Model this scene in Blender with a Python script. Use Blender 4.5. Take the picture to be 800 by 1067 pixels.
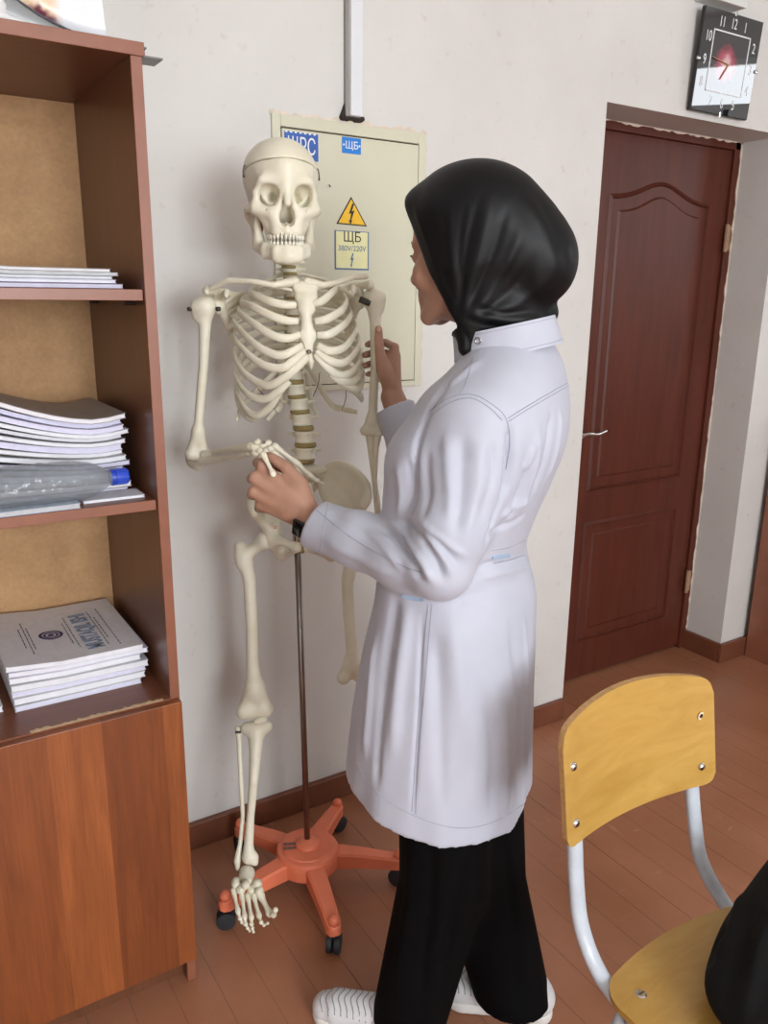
import bpy, bmesh, math, random
import numpy as np
from mathutils import Matrix, Vector
from mathutils.bvhtree import BVHTree

for _o in list(bpy.data.objects):
    bpy.data.objects.remove(_o)
SC = bpy.context.scene
COL = SC.collection
random.seed(7)
RNG = np.random.default_rng(11)

# ------------------------------------------------------------------ camera
FPX, CX, CY, CAMH = 843.0, 400.0, 533.5, 1.47


def _vd(px, py):
    d = np.array([(px - CX) / FPX, -(py - CY) / FPX, -1.0])
    return d / np.linalg.norm(d)


_X = _vd(1782, 325)
_Z = -_vd(362, 3700)
_Z = _Z - _X * (_Z @ _X)
_Z /= np.linalg.norm(_Z)
_Y = np.cross(_Z, _X)
ROT = np.array([_X, _Y, _Z])
CAM = np.array([0.0, 0.0, CAMH])
cam_data = bpy.data.cameras.new('camera')
cam_data.sensor_fit = 'VERTICAL'
cam_data.sensor_height = 36.0
cam_data.lens = FPX / 1067.0 * 36.0
cam_data.clip_start = 0.02
cam = bpy.data.objects.new('camera', cam_data)
COL.objects.link(cam)
_m = Matrix([list(ROT[0]) + [0], list(ROT[1]) + [0], list(ROT[2]) + [CAMH], [0, 0, 0, 1]])
cam.matrix_world = _m
SC.camera = cam

# ------------------------------------------------------------------ light
world = bpy.data.worlds.new('world')
SC.world = world
world.use_nodes = True
world.node_tree.nodes['Background'].inputs[0].default_value = (0.75, 0.85, 1.0, 1)
world.node_tree.nodes['Background'].inputs[1].default_value = 1.0


def area(name, loc, rot, sx, sy, power, color=(1, 1, 1)):
    l = bpy.data.lights.new(name, 'AREA')
    l.shape = 'RECTANGLE'
    l.size, l.size_y = sx, sy
    l.energy = power
    l.color = color
    o = bpy.data.objects.new(name, l)
    o.location = loc
    o.rotation_euler = rot
    COL.objects.link(o)
    return o


DAY = (0.93, 0.97, 1.0)
# daylight entering through one window of the right wall and the two of the wall behind the camera
area('daylight', (5.12, -0.25, 2.14), (0, math.radians(90), 0), 1.18, 0.95, 20, DAY)
area('daylight.001', (0.35, -3.42, 1.75), (math.radians(90), 0, 0), 1.8, 1.8, 205, DAY)
area('daylight.002', (2.6, -3.42, 1.75), (math.radians(90), 0, 0), 1.5, 1.8, 28, DAY)
SC.view_settings.view_transform = 'Standard'
SC.view_settings.look = 'None'
SC.view_settings.gamma = 1.0
SC.view_settings.exposure = 0.0
SC.view_settings.use_curve_mapping = False
SC.cycles.use_denoising = True
SC.cycles.sample_clamp_indirect = 6.0
SC.cycles.max_bounces = 8

# ------------------------------------------------------------------ pixel -> place helpers


def ray(px, py):
    return ROT @ _vd(px, py)


def flr(px, py, z=0.0):
    d = ray(px, py)
    return CAM + d * ((z - CAMH) / d[2])


def aty(px, py, y):
    d = ray(px, py)
    return CAM + d * (y / d[1])


# the skeleton's standing place and the person's standing place on the floor
SK = np.array([0.79, 1.595])
SKD = float(np.hypot(*SK))
SKN = SK / SKD
PE = np.array([0.88, 1.10])
PED = float(np.hypot(*PE))
PEN = PE / PED


def S(px, py, d=0.0):
    r = ray(px, py)
    return CAM + r * ((SKD - d) / (r[:2] @ SKN))


def Q(px, py, d=0.0):
    r = ray(px, py)
    return CAM + r * ((PED - d) / (r[:2] @ PEN))


# ------------------------------------------------------------------ materials
MATS = {}


def lin(c):
    return tuple(((v / 255.0) / 12.92 if v / 255.0 <= 0.04045 else ((v / 255.0 + 0.055) / 1.055) ** 2.4) for v in c)


class NT:
    def __init__(s, name):
        s.m = bpy.data.materials.new(name)
        s.m.use_nodes = True
        s.n = s.m.node_tree.nodes
        s.l = s.m.node_tree.links
        s.b = s.n['Principled BSDF']

    def node(s, t, **kw):
        n = s.n.new(t)
        for k, v in kw.items():
            setattr(n, k, v)
        return n

    def link(s, a, b):
        s.l.new(a, b)

    def coord(s, kind='Object', scale=(1, 1, 1)):
        mp = s.node('ShaderNodeMapping')
        mp.inputs['Scale'].default_value = scale
        if kind == 'World':
            s.link(s.node('ShaderNodeNewGeometry').outputs['Position'], mp.inputs[0])
        else:
            s.link(s.node('ShaderNodeTexCoord').outputs[kind], mp.inputs[0])
        return mp.outputs[0]

    def noise(s, vec, scale, detail=4, rough=0.55, dist=0.0):
        n = s.node('ShaderNodeTexNoise')
        n.inputs['Scale'].default_value = scale
        n.inputs['Detail'].default_value = detail
        n.inputs['Roughness'].default_value = rough
        n.inputs['Distortion'].default_value = dist
        if vec is not None:
            s.link(vec, n.inputs['Vector'])
        return n.outputs['Fac']

    def ramp(s, fac, stops):
        r = s.node('ShaderNodeValToRGB')
        el = r.color_ramp.elements
        while len(el) < len(stops):
            el.new(0.5)
        for e, (p, c) in zip(el, stops):
            e.position = p
            e.color = (*c, 1) if len(c) == 3 else c
        s.link(fac, r.inputs[0])
        return r.outputs[0]

    def mix(s, fac, a, b, mode='MIX'):
        m = s.node('ShaderNodeMix', data_type='RGBA', blend_type=mode)
        for sock, v in ((m.inputs[0], fac), (m.inputs[6], a), (m.inputs[7], b)):
            if hasattr(v, 'is_output'):
                s.link(v, sock)
            elif isinstance(v, (int, float)):
                sock.default_value = v
            else:
                sock.default_value = (*v, 1)
        return m.outputs[2]

    def bump(s, h, strength, dist=0.01):
        b = s.node('ShaderNodeBump')
        b.inputs['Strength'].default_value = strength
        b.inputs['Distance'].default_value = dist
        s.link(h, b.inputs['Height'])
        s.link(b.outputs[0], s.b.inputs['Normal'])


def mat(name, rgb, rough=0.5, var=0.06, scale=6.0, bump=0.0, bscale=60.0, metal=0.0, spec=0.5, stretch=(1, 1, 1), coord='Object', sheen=0.0, coat=0.0):
    """plain procedural material: base colour with soft noise variation and optional fine relief"""
    if name in MATS:
        return MATS[name]
    t = NT(name)
    c = lin(rgb)
    vec = t.coord(coord, stretch)
    f = t.noise(vec, scale)
    lo = tuple(max(0, v * (1 - 2 * var)) for v in c)
    hi = tuple(min(1, v * (1 + 2 * var)) for v in c)
    t.link(t.ramp(f, [(0.25, lo), (0.75, hi)]), t.b.inputs['Base Color'])
    t.b.inputs['Roughness'].default_value = rough
    t.b.inputs['Metallic'].default_value = metal
    t.b.inputs['Specular IOR Level'].default_value = spec
    if sheen:
        t.b.inputs['Sheen Weight'].default_value = sheen
    if coat:
        t.b.inputs['Coat Weight'].default_value = coat
        t.b.inputs['Coat Roughness'].default_value = 0.12
    if bump:
        t.bump(t.noise(vec, bscale, 3), bump, 0.004)
    MATS[name] = t.m
    return t.m


# ------------------------------------------------------------------ objects
def link(o, parent=None):
    COL.objects.link(o)
    if parent is not None:
        o.parent = parent
    return o


def tag(o, label=None, cat=None, group=None, kind=None):
    if label:
        o['label'] = label
    if cat:
        o['category'] = cat
    if group:
        o['group'] = group
    if kind:
        o['kind'] = kind
    return o


def empty(name, loc, label, cat, group=None):
    o = bpy.data.objects.new(name, None)
    o.empty_display_size = 0.05
    o.location = tuple(float(v) for v in loc)
    link(o)
    return tag(o, label, cat, group)


def mesh_obj(name, V, F, material, parent=None, smooth=False, rel=True):
    """V (n,3) world coordinates; F list of faces or an (m,4) array; placed relative to its parents' origins"""
    me = bpy.data.meshes.new(name)
    V = np.asarray(V, dtype=np.float64)
    org = np.zeros(3)
    if parent is not None:
        p = parent
        while p is not None:
            org = org + np.array(p.location)
            p = p.parent
        W = V - org
        loc = (0, 0, 0)
    else:
        loc = V.mean(0)
        loc[2] = V[:, 2].min()
        W = V - loc
    if isinstance(F, np.ndarray):
        n, k = F.shape
        me.vertices.add(len(W))
        me.vertices.foreach_set('co', W.astype(np.float32).ravel())
        me.loops.add(n * k)
        me.loops.foreach_set('vertex_index', F.astype(np.int32).ravel())
        me.polygons.add(n)
        me.polygons.foreach_set('loop_start', np.arange(0, n * k, k, dtype=np.int32))
        me.polygons.foreach_set('loop_total', np.full(n, k, dtype=np.int32))
        me.update(calc_edges=True)
    else:
        me.from_pydata(W.tolist(), [], F)
        me.update()
    if smooth:
        me.polygons.foreach_set('use_smooth', np.ones(len(me.polygons), dtype=bool))
    me.materials.append(material)
    o = bpy.data.objects.new(name, me)
    o.location = loc
    return link(o, parent)


def unit(v):
    v = np.asarray(v, float)
    return v / (np.linalg.norm(v) + 1e-12)


def catmull(P, n=8):
    P = [np.asarray(p, float) for p in P]
    if len(P) < 3:
        return np.array([P[0] + (P[-1] - P[0]) * t for t in np.linspace(0, 1, n + 1)])
    E = [2 * P[0] - P[1]] + P + [2 * P[-1] - P[-2]]
    out = []
    for i in range(len(P) - 1):
        p0, p1, p2, p3 = E[i:i + 4]
        for t in np.linspace(0, 1, n, endpoint=False):
            out.append(0.5 * (2 * p1 + (p2 - p0) * t + (2 * p0 - 5 * p1 + 4 * p2 - p3) * t * t + (3 * p1 - p0 - 3 * p2 + p3) * t ** 3))
    out.append(P[-1])
    return np.array(out)


class G:
    """collects shapes of ONE object"""

    def __init__(s):
        s.v, s.f = [], []

    def add(s, V, F):
        b = len(s.v)
        s.v += [tuple(map(float, p)) for p in V]
        s.f += [tuple(int(i) + b for i in f) for f in F]
        return s

    def box(s, lo, hi, bev=0.0, M=None):
        lo, hi = np.minimum(lo, hi), np.maximum(lo, hi)
        bm = bmesh.new()
        bmesh.ops.create_cube(bm, size=1.0)
        for v in bm.verts:
            v.co = Vector([(lo[i] + hi[i]) / 2 + v.co[i] * (hi[i] - lo[i]) for i in range(3)])
        if bev:
            bmesh.ops.bevel(bm, geom=list(bm.edges), offset=bev, segments=2, affect='EDGES', profile=0.5)
        return s.bm(bm, M)

    def bm(s, bm, M=None):
        bm.verts.index_update()
        V = [v.co.copy() for v in bm.verts]
        if M is not None:
            V = [M @ v for v in V]
        F = [[v.index for v in f.verts] for f in bm.faces]
        bm.free()
        return s.add(V, F)

    def tube(s, pts, r, n=10, flat=1.0, outv=None, cap=True, closed=False):
        """sweep; r scalar or list; flat = thickness/width, thickness along outv (point or list of vectors)"""
        P = np.asarray(pts, float)
        m = len(P)
        R = np.full(m, r, float) if np.isscalar(r) else np.interp(np.linspace(0, 1, m), np.linspace(0, 1, len(r)), r)
        T = np.gradient(P, axis=0)
        if closed:
            T = np.roll(P, -1, 0) - np.roll(P, 1, 0)
        T /= np.linalg.norm(T, axis=1)[:, None] + 1e-12
        V = []
        u = None
        for i in range(m):
            if outv is not None:
                o = np.asarray(outv[i] if np.ndim(outv) == 2 else outv, float)
                u = unit(o - T[i] * (o @ T[i]))
            else:
                if u is None:
                    a = np.array([0, 0, 1.0]) if abs(T[i][2]) < 0.9 else np.array([1.0, 0, 0])
                    u = unit(np.cross(T[i], a))
                else:
                    u = unit(u - T[i] * (u @ T[i]))
            w = np.cross(T[i], u)
            for k in range(n):
                a = 2 * math.pi * k / n
                V.append(P[i] + R[i] * (w * math.cos(a) + u * flat * math.sin(a)))
        F = []
        for i in range(m if closed else m - 1):
            j = (i + 1) % m
            for k in range(n):
                l = (k + 1) % n
                F.append((i * n + k, i * n + l, j * n + l, j * n + k))
        if cap and not closed:
            F.append(tuple(range(n))[::-1])
            F.append(tuple((m - 1) * n + k for k in range(n)))
        return s.add(V, F)

    def lathe(s, prof, c=(0, 0, 0), axis=(0, 0, 1), n=24):
        """prof: (radius, height) list"""
        ax = unit(axis)
        a = np.array([1.0, 0, 0]) if abs(ax[0]) < 0.9 else np.array([0, 1.0, 0])
        u = unit(np.cross(ax, a))
        w = np.cross(ax, u)
        c = np.asarray(c, float)
        V = []
        for r, h in prof:
            for k in range(n):
                t = 2 * math.pi * k / n
                V.append(c + ax * h + max(r, 1e-5) * (u * math.cos(t) + w * math.sin(t)))
        F = []
        for i in range(len(prof) - 1):
            for k in range(n):
                l = (k + 1) % n
                F.append((i * n + k, i * n + l, (i + 1) * n + l, (i + 1) * n + k))
        F.append(tuple(range(n))[::-1])
        F.append(tuple((len(prof) - 1) * n + k for k in range(n)))
        return s.add(V, F)

    def prism(s, poly, o, u, v, depth):
        """2-D outline poly in the frame (o; u, v) extruded by depth along u x v"""
        o, u, v = (np.asarray(a, float) for a in (o, u, v))
        w = np.cross(u, v) * depth
        n = len(poly)
        V = [o + u * a + v * b for a, b in poly] + [o + u * a + v * b + w for a, b in poly]
        F = [tuple(range(n))[::-1], tuple(range(n, 2 * n))]
        F += [(i, (i + 1) % n, n + (i + 1) % n, n + i) for i in range(n)]
        return s.add(V, F)

    def build(s, name, material, parent=None, smooth=False, auto=None):
        o = mesh_obj(name, np.array(s.v), s.f, material, parent, smooth)
        if auto:
            o.data.shade_smooth() if hasattr(o.data, 'shade_smooth') else None
            o.data.set_sharp_from_angle(angle=math.radians(auto))
        return o


def text_part(name, s, material, parent, M, size, thick=0.0004, align='CENTER', sx=1.0, bold=0.0):
    """lettering as a mesh; M places its local XY plane"""
    cu = bpy.data.curves.new(name, 'FONT')
    cu.body = s
    cu.size = size
    cu.align_x = align
    cu.align_y = 'CENTER'
    cu.extrude = thick
    cu.offset = bold
    to = bpy.data.objects.new(name + '_tmp', cu)
    COL.objects.link(to)
    dg = bpy.context.evaluated_depsgraph_get()
    me = bpy.data.meshes.new_from_object(to.evaluated_get(dg))
    bpy.data.objects.remove(to)
    me.name = name
    V = np.array([(M @ Vector((v.co.x * sx, v.co.y, v.co.z))) for v in me.vertices])
    F = [tuple(p.vertices) for p in me.polygons]
    bpy.data.meshes.remove(me)
    return mesh_obj(name, V, F, material, parent)


def frame(o, u, v):
    """4x4 with local X=u, Y=v, Z=u x v at o"""
    u = unit(u)
    w = unit(np.cross(u, v))
    v = np.cross(w, u)
    M = Matrix.Identity(4)
    for i in range(3):
        M[i][0], M[i][1], M[i][2], M[i][3] = u[i], v[i], w[i], o[i]
    return M


# ------------------------------------------------------------------ smooth implicit modelling (sparse surface nets)
class SD:
    def __init__(s):
        s.ops = []

    def cap(s, a, b, ra, rb=None, k=0.01, op='u'):
        a, b = np.asarray(a, float), np.asarray(b, float)
        rb = ra if rb is None else rb
        ba = b - a
        L = max(float(ba @ ba), 1e-12)

        def f(P):
            pa = P - a
            t = np.clip((pa @ ba) / L, 0, 1)
            q = pa - t[:, None] * ba
            return np.sqrt(np.einsum('ij,ij->i', q, q)) - (ra + (rb - ra) * t)
        r = max(ra, rb)
        s.ops.append((op, f, k))
        s._grow(np.minimum(a, b) - r, np.maximum(a, b) + r, op)
        return s

    def chain(s, pts, rs, k=0.01, kk=None):
        """capsules through pts with one radius each; inner joints blended with kk"""
        rs = [rs] * len(pts) if np.isscalar(rs) else rs
        t = SD()
        for i in range(len(pts) - 1):
            t.cap(pts[i], pts[i + 1], rs[i], rs[i + 1])
        fs = [o[1] for o in t.ops]

        def f(P):
            d = fs[0](P)
            for g_ in fs[1:]:
                d = np.minimum(d, g_(P)) if kk is None else SD.comb('u', d, g_(P), kk)
            return d
        return s.fun(f, t.lo, t.hi, k)

    def ell(s, c, r, M=None, k=0.01, op='u'):
        """ellipsoid, radii r along the rows of M"""
        c, r = np.asarray(c, float), np.asarray(r, float)
        M = np.eye(3) if M is None else np.asarray(M, float)

        def f(P):
            q = (P - c) @ M.T
            k0 = np.sqrt(np.einsum('ij,ij->i', q / r, q / r))
            k1 = np.sqrt(np.einsum('ij,ij->i', q / r ** 2, q / r ** 2)) + 1e-9
            return np.where(k0 < 0.05, -r.min() * (1 - k0), k0 * (k0 - 1) / k1)
        s.ops.append((op, f, k))
        e = np.abs(M.T) @ r
        s._grow(c - e, c + e, op)
        return s

    def box(s, c, h, M=None, rnd=0.004, k=0.005, op='u'):
        c, h = np.asarray(c, float), np.asarray(h, float)
        M = np.eye(3) if M is None else np.asarray(M, float)

        def f(P):
            q = np.abs((P - c) @ M.T) - (h - rnd)
            return np.sqrt((np.maximum(q, 0) ** 2).sum(1)) + np.minimum(q.max(1), 0) - rnd
        s.ops.append((op, f, k))
        e = np.abs(M.T) @ h
        s._grow(c - e, c + e, op)
        return s

    def plane(s, p, n, k=0.002):
        """keep the side the normal points away from"""
        p, n = np.asarray(p, float), unit(n)
        s.ops.append(('i', lambda P: (P - p) @ n, k))
        return s

    def fun(s, f, lo, hi, k=0.01, op='u'):
        s.ops.append((op, f, k))
        s._grow(np.asarray(lo), np.asarray(hi), op)
        return s

    lo = hi = None

    def _grow(s, lo, hi, op):
        if op != 'u':
            return
        s.lo = lo if s.lo is None else np.minimum(s.lo, lo)
        s.hi = hi if s.hi is None else np.maximum(s.hi, hi)

    @staticmethod
    def comb(op, d, e, k):
        if op == 'u':
            return np.minimum(d, e) - np.maximum(k - np.abs(d - e), 0) ** 2 / (4 * k)
        e = -e if op == 's' else e
        return np.maximum(d, e) + np.maximum(k - np.abs(d - e), 0) ** 2 / (4 * k)

    def mesh(s, h, lo=None, hi=None):
        B = 8
        lo = (s.lo - 3 * h - 0.006) if lo is None else np.asarray(lo, float)
        hi = (s.hi + 3 * h + 0.006) if hi is None else np.asarray(hi, float)
        nb = np.ceil((hi - lo) / (B * h)).astype(int)
        I = np.stack(np.meshgrid(*[np.arange(n) for n in nb], indexing='ij'), -1).reshape(-1, 3)
        C = lo + (I + 0.5) * B * h
        Rb = B * h * 0.87
        D = []
        d = np.full(len(C), 1e3)
        for op, f, k in s.ops:
            e = f(C)
            D.append(e)
            d = SD.comb(op, d, e, k)
        act = np.abs(d) < Rb * 1.5 + 0.004
        I = I[act]
        dm = d[act]
        D = [e[act] for e in D]
        off = np.stack(np.meshgrid(*[np.arange(B + 1)] * 3, indexing='ij'), -1).reshape(-1, 3)
        m = len(I)
        n3 = (B + 1) ** 3
        P = (lo + (I[:, None, :] * B + off[None]) * h)
        val = np.full((m, n3), 1e3)
        umin = np.full(m, 1e3)
        for (op, f, k), e in zip(s.ops, D):
            if op == 'u':
                umin = np.minimum(umin, e)
        for (op, f, k), e in zip(s.ops, D):
            if op == 'u':
                idx = np.nonzero(e < umin + 2.6 * Rb + k * 1.5)[0]
            elif op == 's':
                idx = np.nonzero(e < 1.6 * Rb + k * 1.5)[0]
            else:
                idx = np.arange(m)
            if len(idx) == 0:
                continue
            ev = f(P[idx].reshape(-1, 3)).reshape(len(idx), n3)
            val[idx] = SD.comb(op, val[idx], ev, k)
        val = val.reshape(m, B + 1, B + 1, B + 1)
        neg = val < 0
        N = nb * B + 4
        base = I * B
        # cell vertices
        acc = np.zeros((m, B, B, B, 3))
        cnt = np.zeros((m, B, B, B))
        sl = lambda o: slice(o, o + B)
        for ax in range(3):
            o1, o2 = [a for a in range(3) if a != ax]
            for a in (0, 1):
                for b in (0, 1):
                    q0 = [0, 0, 0]
                    q0[o1], q0[o2] = a, b
                    q1 = list(q0)
                    q1[ax] = 1
                    v0 = val[:, sl(q0[0]), sl(q0[1]), sl(q0[2])]
                    v1 = val[:, sl(q1[0]), sl(q1[1]), sl(q1[2])]
                    x = (v0 < 0) != (v1 < 0)
                    t = np.where(x, v0 / np.where(x, v0 - v1, 1), 0)
                    cnt += x
                    acc[..., ax] += np.where(x, t, 0)
                    acc[..., o1] += np.where(x, a, 0)
                    acc[..., o2] += np.where(x, b, 0)
        has = cnt > 0
        bi, ci, cj, ck = np.nonzero(has)
        cell = np.stack([ci, cj, ck], 1)
        pos = acc[has] / cnt[has][:, None]
        g = base[bi] + cell
        V = lo + (g + pos) * h
        key = ((g[:, 0] + 1) * N[1] + g[:, 1] + 1) * N[2] + g[:, 2] + 1
        order = np.argsort(key)
        skey = key[order]
        F = []
        for ax in range(3):
            o1, o2 = [(1, 2), (2, 0), (0, 1)][ax]
            q1 = [0, 0, 0]
            q1[ax] = 1
            n0 = neg[:, :B, :B, :B]
            n1 = neg[:, sl(q1[0]), sl(q1[1]), sl(q1[2])]
            bi, ci, cj, ck = np.nonzero(n0 != n1)
            gg = base[bi] + np.stack([ci, cj, ck], 1)
            flip = n1[bi, ci, cj, ck]
            quad = []
            for a, b in ((0, 0), (-1, 0), (-1, -1), (0, -1)):
                q = gg.copy()
                q[:, o1] += a
                q[:, o2] += b
                kk = ((q[:, 0] + 1) * N[1] + q[:, 1] + 1) * N[2] + q[:, 2] + 1
                j = np.clip(np.searchsorted(skey, kk), 0, len(skey) - 1)
                quad.append(np.where(skey[j] == kk, order[j], -1))
            quad = np.stack(quad, 1)
            quad[flip] = quad[flip][:, ::-1]
            F.append(quad[(quad >= 0).all(1)])
        F = np.concatenate(F)
        # light fairing
        for _ in range(1):
            V = smooth_v(V, F, 0.45)
        return V, F


def smooth_v(V, F, w=0.5):
    A = np.zeros_like(V)
    c = np.zeros(len(V))
    for i in range(F.shape[1]):
        j = (i + 1) % F.shape[1]
        for a, b in ((i, j), (j, i)):
            for ax in range(3):
                A[:, ax] += np.bincount(F[:, a], V[F[:, b], ax], len(V))
            c += np.bincount(F[:, a], minlength=len(V))
    return V * (1 - w) + w * A / np.maximum(c, 1)[:, None]


def vnormals(V, F):
    n = np.cross(V[F[:, 2]] - V[F[:, 0]], V[F[:, 3]] - V[F[:, 1]])
    N = np.zeros_like(V)
    for i in range(4):
        for ax in range(3):
            N[:, ax] += np.bincount(F[:, i], n[:, ax], len(V))
    return N / (np.linalg.norm(N, axis=1)[:, None] + 1e-12)


def sdf_obj(name, sd, h, material, parent=None, post=None):
    V, F = sd.mesh(h)
    if post:
        V = post(V, F)
    return mesh_obj(name, V, F, material, parent, smooth=True)


def strokes(V, F, lines):
    """cloth folds: lines = (points, width, amount, [side]) raise (+) or sink (-) the surface along 3-D polylines"""
    N = vnormals(V, F)
    disp = np.zeros(len(V))
    for pts, w, amp in lines:
        P = catmull(pts, 6)
        sel = np.nonzero(((V > P.min(0) - 3 * w) & (V < P.max(0) + 3 * w)).all(1))[0]
        if len(sel) == 0:
            continue
        X = V[sel]
        best = np.full(len(sel), 1e9)
        par = np.zeros(len(sel))
        for i in range(len(P) - 1):
            ba = P[i + 1] - P[i]
            t = np.clip(((X - P[i]) @ ba) / max(ba @ ba, 1e-12), 0, 1)
            q = X - P[i] - t[:, None] * ba
            d = (q * q).sum(1)
            m = d < best
            best[m] = d[m]
            par[m] = (i + t[m]) / (len(P) - 1)
        disp[sel] += amp * np.exp(-best / (w * w)) * np.clip(np.minimum(par, 1 - par) * 5 + 0.15, 0, 1)
    return V + N * disp[:, None]


def bvh(V, F):
    return BVHTree.FromPolygons(V.tolist(), F.tolist())


def cast(tree, px, py, lift=0.0):
    """the point of a surface that lies behind an image point"""
    r = ray(px, py)
    h = tree.ray_cast(Vector(CAM), Vector(r))
    if h[0] is None:
        return None
    return np.array(h[0]) - r * lift
# ================================================================== the room
WY = 1.896          # back wall plane
DX0, DX1, DZ, DY = 1.972, 2.875, 2.04, 2.08   # door recess
RX, LX, FY, CZ = 5.1, -1.6, -3.4, 3.0


def wall_material():
    t = NT('wall_paint')
    v = t.coord('World')
    a = t.noise(v, 2.2, 5, 0.6)
    b = t.noise(v, 28, 4, 0.6)
    c = t.ramp(a, [(0.3, lin((207, 204, 200))), (0.7, lin((217, 215, 211)))])
    d = t.ramp(b, [(0.62, (1, 1, 1)), (0.8, lin((238, 232, 226)))])
    t.link(t.mix(1.0, c, d, 'MULTIPLY'), t.b.inputs['Base Color'])
    t.b.inputs['Roughness'].default_value = 0.62
    t.bump(b, 0.22, 0.003)
    return t.m


M_WALL = wall_material()


def floor_material():
    t = NT('floor_paint')
    v = t.coord('World')
    vs = t.coord('World', (9, 1.2, 1))
    vr = t.coord('World', (1.6, 7, 1))
    base = t.ramp(t.noise(v, 3.0, 5), [(0.3, lin((150, 97, 68))), (0.7, lin((172, 117, 88)))])
    # pale scuffs where the paint is worn away
    wear = t.ramp(t.noise(v, 1.1, 2), [(0.42, (0, 0, 0)), (0.58, (1, 1, 1))])
    sc = t.ramp(t.noise(vs, 7, 6, 0.7, 0.4), [(0.63, (0, 0, 0)), (0.72, (0.6, 0.6, 0.6))])
    sc2 = t.ramp(t.noise(vr, 5, 6, 0.7, 0.8), [(0.64, (0, 0, 0)), (0.72, (0.8, 0.8, 0.8))])
    m = t.mix(1.0, sc, sc2, 'ADD')
    m = t.mix(1.0, m, wear, 'MULTIPLY')
    spk = t.ramp(t.noise(v, 55, 2), [(0.77, (0, 0, 0)), (0.79, (0.5, 0.5, 0.5))])
    m = t.mix(1.0, m, spk, 'ADD')
    t.link(t.mix(m, base, lin((196, 168, 146))), t.b.inputs['Base Color'])
    r = t.ramp(t.noise(v, 6, 4), [(0.3, (0.3, 0.3, 0.3)), (0.7, (0.46, 0.46, 0.46))])
    t.link(r, t.b.inputs['Roughness'])
    t.bump(t.noise(vs, 9, 4), 0.12, 0.003)
    return t.m


M_FLOOR = floor_material()
M_BASEB = mat('baseboard_paint', (112, 66, 46), 0.38, 0.09, 9, 0.12, 50, coord='World')
M_CEIL = mat('ceiling_white', (235, 233, 228), 0.8, 0.02, 3)


def structure(g, name, m):
    o = g.build(name, m)
    o['kind'] = 'structure'
    return o


fl = structure(G().box((LX, FY, -0.06), (RX, 2.3, -0.0012)), 'floor', mat('floor_gap', (122, 94, 76), 0.8, 0.35, 3.0, coord='World'))
PW = 0.0885
x = 0.567 - PW * 25
i = 0
while x < RX:
    x0, x1 = max(x, LX), min(x + PW, RX)
    if x1 - x0 > 0.01:
        g = G().box((x0 + 0.0008, FY, -0.012), (x1 - 0.0008, 2.3 if 1.9 < x < 2.9 else WY + 0.01, random.uniform(-0.0009, 0.0)), 0.0)
        p = g.build('plank', M_FLOOR, fl)
    x += PW

structure(G().box((LX - 0.1, WY, 0), (DX0, 2.3, CZ)).box((DX1, WY, 0), (RX + 0.1, 2.3, CZ)).box((DX0, WY, DZ), (DX1, 2.3, CZ)).box((DX0, 2.14, 0), (DX1, 2.3, DZ)), 'wall_back', M_WALL)
structure(G().box((LX - 0.12, FY - 0.1, 0), (LX, WY, CZ)), 'wall_left', M_WALL)
structure(G().box((LX - 0.12, FY - 0.1, CZ), (RX + 0.12, 2.3, CZ + 0.1)), 'ceiling', M_CEIL)


def holed_wall(name, horizontal, lo, hi, holes, pos, th):
    """wall with window openings; holes (a0,a1,z0,z1) along the wall"""
    g = G()
    cuts = sorted(holes)
    a = lo
    def b(a0, a1, z0, z1):
        if horizontal:
            g.box((a0, pos, z0), (a1, pos - th, z1))
        else:
            g.box((pos, a0, z0), (pos + th, a1, z1))
    for a0, a1, z0, z1 in cuts:
        b(a, a0, 0, CZ)
        b(a0, a1, 0, z0)
        b(a0, a1, z1, CZ)
        a = a1
    b(a, hi, 0, CZ)
    return structure(g, name, M_WALL)


holed_wall('wall_right', False, FY, WY, [(-0.72, 0.22, 1.55, 2.73)], RX, 0.12)
holed_wall('wall_front', True, LX, RX, [(-0.55, 1.25, 0.85, 2.65), (1.85, 3.35, 0.85, 2.65)], FY, 0.12)
M_WINF = mat('window_white', (236, 236, 234), 0.35, 0.02)
n = 1
for hor, a0, a1 in ((False, -0.72, 0.22), (True, -0.55, 1.25), (True, 1.85, 3.35)):
    g = G()
    def bar(p0, p1, z0, z1):
        if hor:
            g.box((p0, FY - 0.005, z0), (p1, FY + 0.03, z1), 0.003)
        else:
            g.box((RX - 0.03, p0, z0), (RX + 0.005, p1, z1), 0.003)
    zt = 2.65 if hor else 2.73
    zb_ = 0.85 if hor else 1.55
    for p0, p1, z0, z1 in ((a0, a0 + 0.04, zb_, zt), (a1 - 0.04, a1, zb_, zt), (a0, a1, zb_, zb_ + 0.06), (a0, a1, zt - 0.04, zt), ((a0 + a1) / 2 + 0.1, (a0 + a1) / 2 + 0.15, zb_, zt - 0.3), (a0, a1, zt - 0.43, zt - 0.27)):  # last bar: unseen transom, added to darken part of the clock's reflection
        bar(p0, p1, z0, z1)
    structure(g, 'window_%d' % n, M_WINF)
    n += 1

# skirting boards
structure(G().box((0.45, WY, 0), (DX0 - 0.004, WY - 0.018, 0.078), 0.004), 'baseboard_back', M_BASEB)
structure(G().box((DX1, WY + 0.0005, 0), (DX1 - 0.0175, DY, 0.0815), 0.002).box((DX1 - 0.018, WY, 0), (RX, WY - 0.02, 0.082), 0.004), 'baseboard_right', M_BASEB)

# ------------------------------------------------------------------ door
M_DOOR = None


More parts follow.
